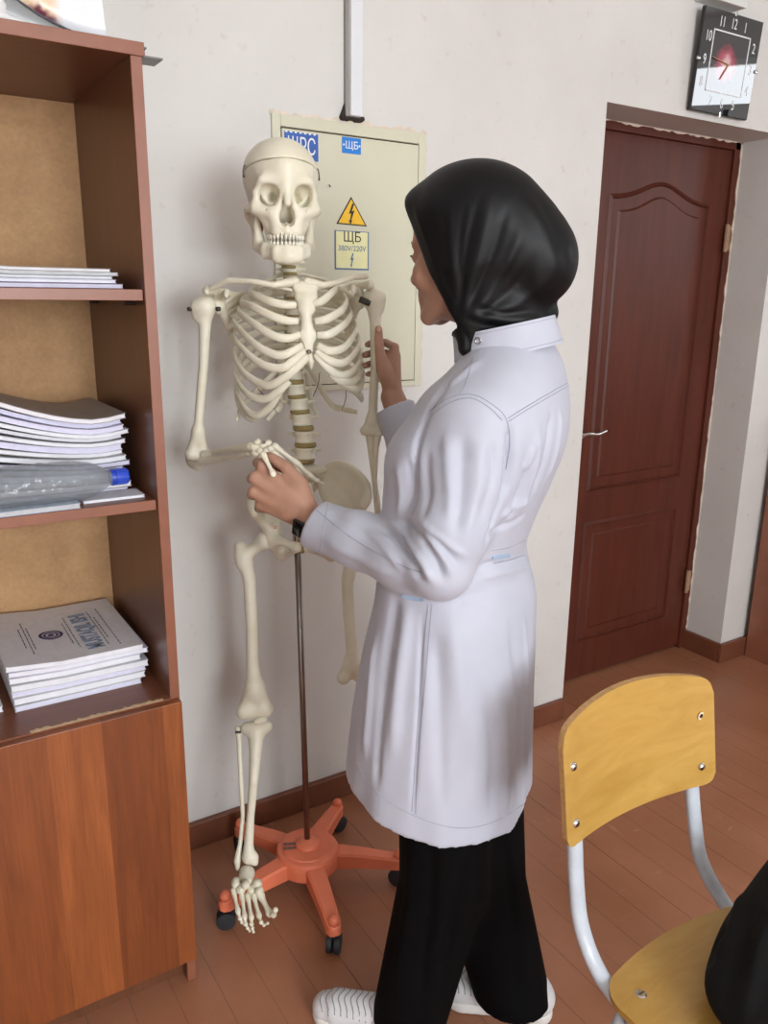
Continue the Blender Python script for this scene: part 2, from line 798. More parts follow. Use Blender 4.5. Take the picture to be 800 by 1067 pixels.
def door_material():
    t = NT('door_paint')
    v = t.coord('World')
    vs = t.coord('World', (6, 6, 0.7))
    a = t.ramp(t.noise(vs, 5, 5, 0.6), [(0.3, lin((76, 36, 25))), (0.7, lin((92, 44, 31)))])
    ch = t.ramp(t.noise(v, 24, 5, 0.7), [(0.74, (0, 0, 0)), (0.77, (0.6, 0.6, 0.6))])
    t.link(t.mix(ch, a, lin((150, 104, 84))), t.b.inputs['Base Color'])
    t.b.inputs['Roughness'].default_value = 0.42
    t.b.inputs['Specular IOR Level'].default_value = 0.3
    t.bump(t.noise(vs, 14, 4), 0.2, 0.002)
    return t.m


M_DOOR = door_material()
door = G().box((DX0, DY, 0.012), (DX1 - 0.035, DY + 0.04, DZ - 0.028), 0.003).build('door_1', M_DOOR)
door['kind'] = 'structure'
M_CHROME = mat('chrome', (205, 205, 205), 0.18, 0.02, metal=1.0)


def arch_outline(x0, x1, z0, z1, rise, inset):
    x0, x1, z0 = x0 + inset, x1 - inset, z0 + inset
    top = []
    for t in np.linspace(0, 1, 25):
        xx = x1 + (x0 - x1) * t
        s = math.exp(-((t - 0.5) / 0.26) ** 2)
        top.append((xx, z1 - inset + rise * s))
    return [(x0, z0), (x1, z0)] + top


def door_panel(x0, x1, z0, z1, rise):
    rings = [(0.0, 0.0), (0.010, -0.008), (0.018, 0.007), (0.048, 0.002), (0.056, -0.004)]
    V, F = [], []
    n = None
    for ins, out in rings:
        o = arch_outline(x0, x1, z0, z1, rise, ins)
        n = len(o)
        V += [(a, DY - 0.001 + out if out > 0 else DY - 0.001 + out, b) for a, b in o]
    for k in range(len(rings) - 1):
        for a in range(n):
            b = (a + 1) % n
            F.append((k * n + a, k * n + b, (k + 1) * n + b, (k + 1) * n + a))
    F.append(tuple((len(rings) - 1) * n + a for a in range(n)))
    G().add(V, F).build('panel', M_DOOR, door)


door_panel(2.205, 2.735, 0.775, 1.815, 0.058)
door_panel(2.205, 2.735, 0.165, 0.655, 0.0)
g = G()
g.tube(catmull([(2.115, DY - 0.045, 1.0), (2.15, DY - 0.05, 1.004), (2.19, DY - 0.05, 0.999), (2.235, DY - 0.048, 1.008)], 5), [0.008, 0.007, 0.006, 0.005], 10)
g.tube([(2.115, DY, 1.0), (2.115, DY - 0.05, 1.0)], 0.009, 10)
g.box((2.098, DY - 0.006, 0.93), (2.132, DY, 1.07), 0.004)
g.build('handle', M_CHROME, door, auto=40)
# frame round the leaf with ragged plaster edge
g = G().box((DX1 - 0.035, DY - 0.012, 0), (DX1, 2.14, DZ), 0.003).box((DX0, DY - 0.012, DZ - 0.028), (DX1, 2.14, DZ), 0.003)
fr = g.build('door_frame', M_DOOR, door)
for zc in (0.31, 1.70):
    G().tube([(DX1 - 0.038, DY - 0.016, zc - 0.05), (DX1 - 0.038, DY - 0.016, zc + 0.05)], 0.0075, 8).box((DX1 - 0.034, DY - 0.0145, zc - 0.045), (DX1 - 0.012, DY - 0.011, zc + 0.045)).build('hinge', mat('hinge_brass', (150, 120, 95), 0.4, 0.15, 40), door)


def ragged(p0, p1, side, out, n, wmin, wmax):
    """thin uneven strip of plaster between two points, its ragged edge towards side"""
    p0, p1, side, out = (np.asarray(a, float) for a in (p0, p1, side, out))
    V, F = [], []
    for k in range(n + 1):
        c = p0 + (p1 - p0) * k / n
        w = random.uniform(wmin, wmax)
        V += [c, c + side * w, c + side * w + out, c + out]
    for k in range(n):
        a, b = 4 * k, 4 * k + 4
        F += [(a, b, b + 1, a + 1), (a + 1, b + 1, b + 2, a + 2), (a + 2, b + 2, b + 3, a + 3), (a + 3, b + 3, b, a)]
    F += [(0, 1, 2, 3), (4 * n + 3, 4 * n + 2, 4 * n + 1, 4 * n)]
    return V, F


M_PLASTER = mat('bare_plaster', (214, 200, 184), 0.8, 0.08, 40)
g = G().add(*ragged((DX1 + 0.001, DY - 0.012, 0.09), (DX1 + 0.001, DY - 0.012, DZ), (-1, 0, 0), (0, -0.003, 0), 90, 0.002, 0.010))
g.build('plaster_edge', M_PLASTER, door)
g = G().add(*ragged((DX0 + 0.05, DY - 0.012, DZ + 0.001), (DX1, DY - 0.012, DZ + 0.001), (0, 0, -1), (0, -0.003, 0), 60, 0.001, 0.009))
g.build('plaster_edge', M_PLASTER, door)

# ================================================================== bookcase
def wood(name, c0, c1, along='z', rough=0.35, stripes=None):
    t = NT(name)
    sc = {'z': (9, 9, 0.8), 'x': (0.8, 9, 9)}[along]
    v = t.coord('World', sc)
    f = t.noise(v, 3.2, 7, 0.62, 0.9)
    c = t.ramp(f, [(0.25, lin(c0)), (0.75, lin(c1))])
    fine = t.ramp(t.noise(t.coord('World', {'z': (90, 90, 3), 'x': (3, 90, 90)}[along]), 3, 3), [(0.35, (0.86, 0.86, 0.86)), (0.6, (1, 1, 1))])
    c = t.mix(1.0, c, fine, 'MULTIPLY')
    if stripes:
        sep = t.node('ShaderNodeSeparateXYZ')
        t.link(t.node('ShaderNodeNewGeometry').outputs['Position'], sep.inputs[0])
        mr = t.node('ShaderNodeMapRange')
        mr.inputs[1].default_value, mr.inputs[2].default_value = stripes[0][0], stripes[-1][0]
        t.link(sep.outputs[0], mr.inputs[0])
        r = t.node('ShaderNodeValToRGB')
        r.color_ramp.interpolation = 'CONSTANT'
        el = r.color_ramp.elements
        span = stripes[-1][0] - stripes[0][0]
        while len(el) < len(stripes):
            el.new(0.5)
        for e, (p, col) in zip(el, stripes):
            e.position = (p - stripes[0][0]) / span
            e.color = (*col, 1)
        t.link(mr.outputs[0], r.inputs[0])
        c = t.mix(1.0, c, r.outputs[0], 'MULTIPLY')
    t.link(c, t.b.inputs['Base Color'])
    t.b.inputs['Roughness'].default_value = rough
    MATS[name] = t.m
    return t.m


M_CARC = wood('carcass_veneer', (98, 60, 40), (118, 74, 50), 'z', 0.33)
M_CARCX = wood('shelf_veneer', (108, 62, 44), (128, 76, 54), 'x', 0.36)
M_EDGE = mat('edge_band', (138, 86, 64), 0.38, 0.05, 20, coord='World')
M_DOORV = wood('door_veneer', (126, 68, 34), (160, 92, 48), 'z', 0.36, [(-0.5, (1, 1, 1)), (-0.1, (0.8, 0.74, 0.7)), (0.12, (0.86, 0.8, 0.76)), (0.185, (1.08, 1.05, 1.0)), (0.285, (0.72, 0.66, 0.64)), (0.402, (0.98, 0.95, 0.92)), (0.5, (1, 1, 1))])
M_MDF = None


def mdf():
    t = NT('fibreboard')
    v = t.coord('World')
    a = t.ramp(t.noise(v, 9, 6, 0.7), [(0.3, lin((172, 130, 88))), (0.7, lin((196, 154, 108)))])
    b = t.ramp(t.noise(v, 130, 3), [(0.3, (0.88, 0.88, 0.88)), (0.6, (1, 1, 1))])
    t.link(t.mix(1.0, a, b, 'MULTIPLY'), t.b.inputs['Base Color'])
    t.b.inputs['Roughness'].default_value = 0.7
    return t.m


M_MDF = mdf()
BX0, BX1, BYF, BYB = -0.46, 0.444, 1.46, 1.886
bk = empty('bookcase', (0, 1.67, 0), 'tall brown bookcase with open shelves over a cupboard, beside the skeleton', 'bookcase')
TH = 0.019
for a, b in ((BX0, BX0 + TH), (BX1 - TH, BX1)):
    sp = G().box((a, BYF + 0.002, 0.0), (b, BYB, 1.845)).build('side_panel', M_CARC, bk)
    G().box((a, BYF, 0.0), (b, BYF + 0.002, 1.845), 0.0007).build('edge_strip', M_EDGE, sp)
tp = G().box((BX0 - 0.002, BYF + 0.0, 1.845), (BX1 + 0.004, BYB, 1.866), 0.001).build('top_board', M_CARCX, bk)
G().box((BX0 - 0.002, BYF - 0.003, 1.845), (BX1 + 0.004, BYF, 1.866), 0.001).build('edge_strip', M_EDGE, tp)
G().box((BX0 + TH, BYB - 0.006, 0.06), (BX1 - TH, BYB, 1.845)).build('back_panel', M_MDF, bk)
for z in (1.477, 1.097):
    sh = G().box((BX0 + TH, BYF + 0.013, z - 0.019), (BX1 - TH - 0.001, BYB - 0.006, z)).build('shelf', M_CARCX, bk)
    G().box((BX0 + TH, BYF + 0.010, z - 0.019), (BX1 - TH - 0.001, BYF + 0.013, z), 0.0007).build('edge_strip', M_EDGE, sh)
    for yy in (1.53, 1.80):
        G().tube([(BX1 - TH, yy, z - 0.0235), (BX1 - TH - 0.018, yy, z - 0.0235)], 0.0042, 8).build('shelf_pin', mat('pin_dark', (40, 28, 24), 0.4), bk)
dk = G().box((BX0 + TH, BYF - 0.004, 0.675), (BX1 - TH, BYB - 0.006, 0.694)).build('deck_board', M_CARCX, bk)
# chipped front edge of the deck
g = G().add(*ragged((0.165, BYF - 0.0042, 0.6935), (0.41, BYF - 0.0042, 0.6935), (0, 1, 0), (0, 0, 0.001), 40, 0.004, 0.012))
g.build('chipped_edge', mat('raw_chipboard', (206, 178, 140), 0.8, 0.12, 90), dk)
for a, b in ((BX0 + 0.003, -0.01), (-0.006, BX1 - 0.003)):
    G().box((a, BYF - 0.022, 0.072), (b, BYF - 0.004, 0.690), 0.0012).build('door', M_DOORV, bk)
G().box((BX0 + TH, BYF + 0.03, 0.0), (BX1 - TH, BYF + 0.048, 0.075)).build('plinth', M_CARC, bk)

# ------------------------------------------------------------------ papers on the shelves
M_PAPER = mat('paper_white', (226, 226, 232), 0.75, 0.03, 60)
M_PAPER2 = mat('paper_lilac', (214, 212, 232), 0.75, 0.03, 60)
M_PAPER3 = mat('paper_grey', (190, 190, 192), 0.75, 0.05, 60)
M_COVD = mat('cover_dark', (74, 74, 80), 0.5, 0.08, 30)
M_COVG = mat('cover_grey', (158, 150, 146), 0.5, 0.05, 30)
M_COVL = mat('cover_light', (206, 210, 214), 0.45, 0.04, 30)
M_PURPLE = mat('cover_purple', (92, 62, 84), 0.45, 0.06, 30)
M_GREEN = mat('cover_green', (52, 150, 62), 0.4, 0.05, 30)
M_INK = mat('ink_dark', (84, 86, 104), 0.7)
M_INKB = mat('ink_blue', (132, 146, 168), 0.7)


def booklet(name, x0, x1, y0, y1, zf, th, label, group, cov, pap, cat='booklet', yaw=0.0, nseg=10, cth=0.0012):
    """page block between two cover sheets; zf(x) is the height it lies on"""
    cxm, cym = (x0 + x1) / 2, (y0 + y1) / 2
    e = empty(name, (cxm, cym, zf(cxm)), label, cat, group)
    cs, sn = math.cos(yaw), math.sin(yaw)
    def slab(za, zb, ins):
        V, F = [], []
        for t in np.linspace(0, 1, nseg + 1):
            xx = x0 + ins + (x1 - x0 - 2 * ins) * t
            for yy, zz in ((y0 + ins, za), (y1 - ins, za), (y1 - ins, zb), (y0 + ins, zb)):
                dx, dy = xx - cxm, yy - cym
                V.append((cxm + dx * cs - dy * sn, cym + dx * sn + dy * cs, zf(xx) + zz))
        for k in range(nseg):
            a, b = 4 * k, 4 * k + 4
            F += [(a, b, b + 1, a + 1), (a + 1, b + 1, b + 2, a + 2), (a + 2, b + 2, b + 3, a + 3), (a + 3, b + 3, b, a)]
        F += [(0, 1, 2, 3), (4 * nseg + 3, 4 * nseg + 2, 4 * nseg + 1, 4 * nseg)]
        return V, F
    G().add(*slab(cth, th - cth, 0.0015)).build('page_block', pap, e)
    G().add(*slab(0, cth, 0)).build('cover', cov, e)
    G().add(*slab(th - cth, th, 0)).build('cover', cov, e)
    return e


# upper shelf: thin pile of magazines
ORD = ['topmost', 'second from the top', 'third from the top', 'fourth from the top', 'fifth from the top', 'sixth from the top', 'seventh from the top', 'eighth from the top', 'ninth from the top', 'tenth from the top', 'eleventh from the top', 'twelfth from the top', 'thirteenth from the top', 'fourteenth from the top', 'fifteenth from the top', 'sixteenth from the top']
spec = [(0.009, M_PURPLE, M_PAPER2, 0.405), (0.006, M_PAPER2, M_PAPER, 0.395), (0.006, M_PAPER3, M_PAPER, 0.390), (0.005, M_COVL, M_PAPER3, 0.397), (0.006, M_COVG, M_PAPER, 0.385)]
z = 1.4775
for k, (t, cv, pp, xr) in enumerate(spec):
    booklet('magazine', 0.09 + 0.004 * k, xr, 1.525 + 0.004 * (k % 3), 1.78, (lambda x, z=z, k=k: z + max(0, 0.22 - x) * 0.06 * k / 4), t, ('purple-covered magazine at the bottom of the thin pile on the top shelf' if k == 0 else 'thin magazine %s in the low pile on the top shelf' % ORD[4 - k]), 'magazines on the top shelf', cv, pp, 'magazine', yaw=random.uniform(-0.02, 0.02))
    z += t + 0.0006
# middle shelf: tall curling pile
z = 1.0975
N2 = 15
for k in range(N2):
    t = random.uniform(0.0075, 0.0115)
    fac = k / (N2 - 1)
    cv = random.choice([M_COVL, M_COVD, M_COVD, M_PAPER3, M_COVG])
    pp = random.choice([M_PAPER, M_PAPER2, M_PAPER, M_PAPER3])
    if k in (8, 13, 12):
        pp, cv = M_PAPER2, M_PAPER2
    if k == N2 - 1:
        cv = M_COVG
    booklet('booklet', 0.085 + random.uniform(-0.008, 0.008), 0.402 + random.uniform(-0.008, 0.004), 1.566 + random.uniform(-0.010, 0.008), 1.835, (lambda x, z=z, f=fac: z + 0.040 * f * max(0.0, min(1.3, (0.34 - x) / 0.15)) ** 1.5 + 0.008 * f * max(0, x - 0.36) / 0.04), t,
            'curling booklet %s in the tall pile behind the plastic bottle' % ORD[N2 - 1 - k], 'booklets in the tall curling pile', cv, pp, yaw=random.uniform(-0.015, 0.015))
    z += t + 0.0005
pl = booklet('paper_sheet', 0.30, 0.412, 1.50, 1.56, lambda x: 1.0975, 0.005, 'folded white paper poking out under the blue bottle cap', None, M_PAPER, M_PAPER, 'paper')
pl2 = booklet('paper_sheet', 0.10, 0.29, 1.474, 1.50, lambda x: 1.0975, 0.009, 'pale blue printed sheet lying in front of the plastic bottle', None, mat('sheet_blue', (176, 190, 204), 0.5, 0.1, 150), M_PAPER3, 'paper')
# lower shelf: journals with a printed cover
z = 0.6945
spec = [(0.011, M_COVL, M_PAPER2), (0.012, M_PAPER, M_PAPER), (0.010, M_PAPER, M_PAPER2), (0.013, M_COVL, M_PAPER), (0.011, M_PAPER, M_PAPER), (0.010, M_PAPER2, M_PAPER), (0.010, M_PAPER, M_PAPER)]
N3 = len(spec)
for k, (t, cv, pp) in enumerate(spec):
    top = booklet('journal', 0.150 + random.uniform(-0.004, 0.003), 0.405 + random.uniform(-0.012, 0.008), 1.555 + random.uniform(-0.006, 0.006), 1.862, (lambda x, z=z, f=k / 6: z + 0.010 * f * max(0, (0.25 - x) / 0.1)), t,
                  ('white journal with printed cover, %s of the pile on the cupboard deck' % ORD[0]) if k == N3 - 1 else 'white journal %s in the pile on the cupboard deck' % ORD[N3 - 1 - k], 'journals on the cupboard deck', cv, pp, yaw=random.uniform(-0.02, 0.02))
    z += t + 0.0005


def ztop(x):
    return z - 0.0005 + 0.010 * max(0, (0.25 - x) / 0.1) + 0.0004


# print on the topmost cover: reads from the right-hand side of the shelf
def cover_text(s, cx_, cy_, size, m, sx=1.0):
    M = frame((cx_, cy_, ztop(cx_)), (0, 1, 0), (-1, 0, 0))
    text_part('lettering', s, m, top, M, size, 0.0003, sx=sx, bold=0.0018)


cover_text('MUSTAQIL ISHI', 0.322, 1.69, 0.046, M_INKB, 0.66)
for xx, L in ((0.292, 0.17), (0.284, 0.12), (0.345, 0.2), (0.352, 0.13), (0.366, 0.22), (0.212, 0.12), (0.205, 0.17), (0.196, 0.10)):
    g = G()
    yy = 1.695 - L / 2
    while yy < 1.695 + L / 2:
        w = random.uniform(0.006, 0.016)
        g.box((xx - 0.001, yy, ztop(xx)), (xx + 0.001, yy + w, ztop(xx) + 0.0003))
        yy += w + 0.004
    g.build('lettering', M_INK, top)
g = G()
for r in (0.021, 0.013):
    pts = [(0.252 + r * math.cos(a), 1.70 + r * math.sin(a), ztop(0.252 + r * math.cos(a)) + 0.0004) for a in np.linspace(0, 2 * math.pi, 32, endpoint=False)]
    g.tube(pts, 0.0032 if r > 0.015 else 0.0022, 6, flat=0.15, outv=(0, 0, 1), closed=True)
g.lathe([(0.006, 0), (0.006, 0.0006)], (0.252, 1.70, ztop(0.246)))
g.build('emblem', mat('ink_violet', (78, 66, 108), 0.7), top)
# green folder
z0 = 0.6945
for k, (t, cv, lb) in enumerate(((0.012, M_PAPER, 'white papers under the green folder on the cupboard deck'), (0.03, M_GREEN, 'green folder beside the printed journals on the cupboard deck'))):
    booklet('folder' if k else 'paper_sheaf', -0.09, 0.134 - 0.006 * k, 1.565, 1.85, lambda x, z0=z0: z0, t, lb, None, cv, M_PAPER, 'folder' if k else 'paper', cth=0.002)
    z0 += t + 0.0005

# plastic bottle lying on the middle shelf
def bottle():
    ax = unit((1, 0.0, 0.0))
    c = np.array([0.02, 1.517, 1.1382])
    e = empty('plastic_bottle', (0.2, 1.517, 1.098), 'empty clear plastic bottle with a blue cap lying on the middle shelf', 'bottle')
    t = NT('clear_plastic')
    t.b.inputs['Base Color'].default_value = (0.36, 0.40, 0.44, 1)
    t.b.inputs['Alpha'].default_value = 0.27
    t.b.inputs['Specular IOR Level'].default_value = 1.0
    t.b.inputs['Roughness'].default_value = 0.08
    t.b.inputs['IOR'].default_value = 1.40
    v = t.coord('Object', (1, 1, 1))
    vo = t.node('ShaderNodeTexVoronoi')
    vo.inputs['Scale'].default_value = 90
    t.link(v, vo.inputs['Vector'])
    t.bump(vo.outputs['Distance'], 0.7, 0.004)
    R = 0.0385
    prof = []
    for s in np.linspace(0, 0.26, 40):
        rib = 0.0016 * math.sin(s * 2 * math.pi / 0.026) * (1 if s < 0.23 else 0)
        prof.append((R + rib, s))
    prof += [(0.037, 0.275), (0.032, 0.30), (0.024, 0.318), (0.016, 0.330), (0.0135, 0.338), (0.0135, 0.345)]
    prof = [(0.02, -0.002), (0.034, 0.0)] + prof[1:]
    inner = [(max(r_ - 0.0012, 0.001), h_ + (0.0015 if h_ < 0.01 else 0)) for r_, h_ in prof][::-1]
    G().lathe(prof + inner, c, ax, 32).build('bottle_body', t.m, e, smooth=True)
    g = G().lathe([(0.0155, 0.336), (0.0155, 0.343)], c, ax, 24)
    g.build('neck_ring', mat('cap_blue', (34, 70, 190), 0.35, 0.04), e, auto=40)
    V = []
    g = G()
    n = 40
    pr = [(0.0148, 0.344), (0.0148, 0.364), (0.0135, 0.367)]
    g.lathe(pr, c, ax, n)
    for k in range(0, n, 2):
        a = 2 * math.pi * k / n
        u = unit(np.cross(ax, (0, 1, 0)))
        w2 = np.cross(ax, u)
        d = u * math.cos(a) + w2 * math.sin(a)
        g.tube([c + ax * 0.345 + d * 0.0148, c + ax * 0.364 + d * 0.0148], 0.0007, 5)
    g.build('cap', MATS['cap_blue'], e, auto=40)


bottle()

# things on top of the bookcase
def leaf_sheet(name, P0, U, Vv, bend, m, parent, nx=14, th=0.0008):
    V, F = [], []
    for s in (0, 1):
        for i_ in range(nx + 1):
            t = i_ / nx
            for w in (0, 1):
                V.append(np.asarray(P0) + np.asarray(U) * t + np.asarray(Vv) * w + np.array([0, 0, bend(t)]) + np.array([0, 0, -th * s]))
    n = 2 * (nx + 1)
    for i_ in range(nx):
        a = 2 * i_
        F += [(a, a + 2, a + 3, a + 1), (n + a, n + a + 1, n + a + 3, n + a + 2), (a, a + 1, n + a + 1, n + a)[::-1] if i_ == 0 else (a, a + 2, n + a + 2, n + a)[::-1], (a + 1, a + 3, n + a + 3, n + a + 1)]
    return G().add(V, F).build(name, m, parent, smooth=False)


po = empty('rolled_poster', (0.2, 1.6, 1.866), 'glossy white poster with a reddish picture curling up on top of the bookcase', 'poster')
# a large sheet standing on its front edge and curling up to the left
V, F = [], []
nx, nz = 22, 8
for i_ in range(nx + 1):
    for j_ in range(nz + 1):
        t, w = i_ / nx, j_ / nz
        xx = 0.400 - 0.45 * t
        z_low = 1.8675 + 2.1 * (0.45 * t) ** 2.0
        yy = 1.50 + 0.02 * t + 0.06 * w
        V.append((xx, yy, z_low + 0.30 * w))
b = len(V)
V += [(p[0], p[1] + 0.0012, p[2] + 0.0003) for p in V]
for i_ in range(nx):
    for j_ in range(nz):
        a = i_ * (nz + 1) + j_
        q = (a, a + nz + 1, a + nz + 2, a + 1)
        F += [q[::-1], tuple(k + b for k in q)]
for i_ in range(nx):
    a = i_ * (nz + 1)
    F.append((a, a + nz + 1, a + nz + 1 + b, a + b))
t = NT('poster_print')
v = t.coord('World')
sep = t.node('ShaderNodeSeparateXYZ')
t.link(v, sep.inputs[0])
mk = t.ramp(sep.outputs[0], [(0.0, (0, 0, 0)), (0.272, (0, 0, 0)), (0.275, (1, 1, 1)), (0.318, (1, 1, 1)), (0.336, (0, 0, 0))])
blot = t.ramp(t.noise(v, 16, 3), [(0.42, lin((232, 200, 170))), (0.5, lin((120, 60, 76))), (0.7, lin((96, 52, 66)))])
t.link(t.mix(mk, lin((232, 234, 238)), blot), t.b.inputs['Base Color'])
t.b.inputs['Roughness'].default_value = 0.3
G().add(V, F).build('printed_sheet', t.m, po, smooth=True)
# white backing under it, and its dark edge
V2, F2 = [], []
for i_ in range(nx + 1):
    t_ = i_ / nx
    xx = 0.400 - 0.45 * t_
    zl = 1.8675 + 2.1 * (0.45 * t_) ** 2.0
    V2 += [(xx, 1.495, zl - 0.0004), (xx, 1.4985, zl - 0.0004), (xx, 1.4985, zl + 0.0022), (xx, 1.495, zl + 0.0022)]
for k in range(nx):
    a, b = 4 * k, 4 * k + 4
    F2 += [(a, b, b + 1, a + 1), (a + 1, b + 1, b + 2, a + 2), (a + 2, b + 2, b + 3, a + 3), (a + 3, b + 3, b, a)]
G().add(V2, F2).build('dark_edge', mat('poster_edge', (52, 54, 64), 0.5), po)
V3, F3 = [], []
for i_ in range(nx + 1):
    t_ = i_ / nx
    xx = 0.400 - 0.45 * t_
    zl = 1.8675 + 2.1 * (0.45 * t_) ** 2.0
    for w_ in np.linspace(0, 1, 5):
        V3.append((xx, 1.5005 + 0.018 * math.sin(w_ * math.pi) * min(1, t_ * 3), 1.8672 + (zl - 1.8672) * w_))
for i_ in range(nx):
    for j_ in range(4):
        a = i_ * 5 + j_
        F3.append((a, a + 1, a + 6, a + 5))
G().add(V3, F3).build('backing_flap', mat('flap_grey', (178, 180, 180), 0.35, 0.05, 12), po, smooth=True)
bag = SD().ell((0.12, 1.481, 1.890), (0.13, 0.013, 0.028), k=0.01).ell((0.05, 1.482, 1.915), (0.10, 0.013, 0.035), k=0.01).cap((0.20, 1.480, 1.876), (0.275, 1.478, 1.870), 0.009, 0.004, k=0.01).plane((0, 0, 1.8665), (0, 0, -1), 0.001)
tag(sdf_obj('plastic_bag', bag, 0.004, mat('bag_white', (214, 214, 214), 0.3, 0.06, 25, 0.5, 30)), 'crumpled white plastic wrapping in front of the poster on the bookcase', 'wrapping')
for k_, (zz, xx) in enumerate(((1.866, 0.462), (1.853, 0.468))):
    G().prism([(0, 0), (xx - 0.425, 0), (xx - 0.425, 0.0025), (0, 0.0025)], (0.425 if k_ == 0 else 0.446, 1.54, zz), (1, 0, 0), (0, 0, 1), 0.05).build('metal_rail', mat('duct_grey', (120, 118, 116), 0.35, 0.1, 40), bk)
G().box((0.449, 1.495, 1.855), (0.460, 1.54, 1.866)).build('rail_core', mat('duct_dark', (48, 46, 46), 0.5), bk)
# ================================================================== electrical panel in the back wall
ep = empty('electrical_panel', (1.09, WY, 1.22), 'cream metal electrical panel set in the wall behind the skeleton', 'electrical panel')
M_PAN = mat('panel_enamel', (208, 206, 184), 0.34, 0.025, 5, 0.05, 60, coord='World')
M_PANG = mat('panel_gap', (72, 66, 54), 0.7, coord='World')
PX0, PX1, PZ0, PZ1 = 0.872, 1.312, 1.228, 1.882
g = G()
W_ = 0.022
yb, yf = WY + 0.01, WY - 0.008
for lo, hi in (((PX0, yf, PZ0), (PX0 + W_, yb, PZ1)), ((PX1 - W_, yf, PZ0), (PX1, yb, PZ1)), ((PX0 + W_, yf, PZ1 - 0.027), (PX1 - W_, yb, PZ1)), ((PX0 + W_, yf, PZ0), (PX1 - W_, yb, PZ0 + 0.016))):
    g.box(lo, hi, 0.002)
g.build('frame', M_PAN, ep)
G().box((PX0 + W_, WY - 0.001, PZ0 + 0.01), (PX1 - W_, yb, PZ1 - 0.02)).build('back_box', M_PANG, ep)
pd = G().box((PX0 + W_ + 0.0025, WY - 0.009, PZ0 + 0.018), (PX1 - W_ - 0.0025, WY, PZ1 - 0.0305), 0.002).build('door', M_PAN, ep)
YP = WY - 0.0095
M_BLUE = mat('sticker_blue', (34, 122, 206), 0.4, 0.03, 40)
M_DBLUE = mat('sticker_dark_blue', (52, 92, 168), 0.45, 0.10, 60)
M_SWHITE = mat('sticker_white', (232, 234, 236), 0.45, 0.03, 40)
M_SYEL = mat('sticker_yellow', (240, 190, 44), 0.4, 0.03, 40)
M_SPALE = mat('sticker_pale_yellow', (232, 230, 178), 0.45, 0.03, 40)
M_SBLK = mat('sticker_black', (24, 22, 22), 0.5)
M_SGB = mat('sticker_grey_blue', (92, 120, 150), 0.5, 0.05, 40)


def on_panel(x, z, lift=0.0):
    return frame((x, YP - lift, z), (1, 0, 0), (0, 0, 1))


def plate(name, x0, x1, z0, z1, m, parent, lift=0.0, th=0.0004):
    return G().box((x0, YP - lift - th, z0), (x1, YP - lift, z1)).build(name, m, parent)


s1 = plate('sticker', 0.902, 0.992, 1.785, 1.846, M_DBLUE, pd)
text_part('lettering', 'ЩРС', M_SWHITE, s1, on_panel(0.947, 1.814, 0.0006), 0.052, sx=0.64)
g = G()
for k in range(7):
    xx = 0.904 + 0.0125 * k
    g.box((xx, YP - 0.001, 1.843), (xx + 0.006, YP - 0.0005, 1.846))
g.build('worn_border', M_SWHITE, s1)
s2 = plate('sticker', 1.058, 1.112, 1.812, 1.849, M_BLUE, pd)
text_part('lettering', 'ЩБ', M_SWHITE, s2, on_panel(1.086, 1.8305, 0.0006), 0.024)
text_part('lettering', '•', M_SWHITE, s2, on_panel(1.063, 1.8305, 0.0006), 0.02)
text_part('lettering', '•', M_SWHITE, s2, on_panel(1.108, 1.8305, 0.0006), 0.02)


def poly_part(name, pts, m, parent, lift, th=0.0004):
    # pts in (x, z); thickness towards the room
    return G().prism([(a, b) for a, b in pts], (0, YP - lift, 0), (1, 0, 0), (0, 0, 1), th).build(name, m, parent)


tri = [(1.041, 1.645), (1.131, 1.643), (1.084, 1.712)]
s3 = poly_part('warning_sign', tri, M_SBLK, pd, 0.0)
cx3 = np.mean([p[0] for p in tri]), np.mean([p[1] for p in tri])
poly_part('yellow_field', [(cx3[0] + (a - cx3[0]) * 0.87, cx3[1] + (b - cx3[1]) * 0.87) for a, b in tri], M_SYEL, s3, 0.0006)


def bolt_shape(cx_, cz_, s):
    return [(cx_ + a * s, cz_ + b * s) for a, b in [(0.12, 1.0), (-0.30, -0.02), (-0.02, 0.08), (-0.16, -0.62), (-0.30, -0.55), (-0.10, -1.0), (0.10, -0.52), (-0.02, -0.58), (0.34, 0.36), (0.04, 0.24), (0.30, 0.92)]]


poly_part('lightning_bolt', bolt_shape(cx3[0] - 0.001, cx3[1] + 0.004, 0.026), M_SBLK, s3, 0.0011)
s4 = plate('sticker', 1.036, 1.137, 1.535, 1.630, M_SGB, pd)
plate('pale_field', 1.040, 1.133, 1.539, 1.628, M_SPALE, s4, 0.0005)
text_part('lettering', 'ЩБ', M_SBLK, s4, on_panel(1.087, 1.614, 0.001), 0.034)
text_part('lettering', '380V/220V', M_SGB, s4, on_panel(1.0865, 1.587, 0.001), 0.0185)
poly_part('lightning_bolt', bolt_shape(1.086, 1.559, 0.018), M_SGB, s4, 0.0011)
G().tube([(1.02, YP - 0.003, 1.735), (1.024, YP - 0.003, 1.73)], 0.0015, 6).build('paint_chip', M_PANG, pd)
# plaster smear round the box
g = G().add(*ragged((PX0 - 0.004, WY - 0.0005, PZ1 - 0.002), (PX1 + 0.004, WY - 0.0005, PZ1 - 0.002), (0, 0, 1), (0, -0.0015, 0), 40, 0.003, 0.014))
g.build('plaster_edge', M_PLASTER, ep)
g = G().add(*ragged((PX1 - 0.001, WY - 0.0005, PZ0), (PX1 - 0.001, WY - 0.0005, PZ1), (1, 0, 0), (0, -0.0015, 0), 50, 0.002, 0.010))
g.build('plaster_edge', M_PLASTER, ep)

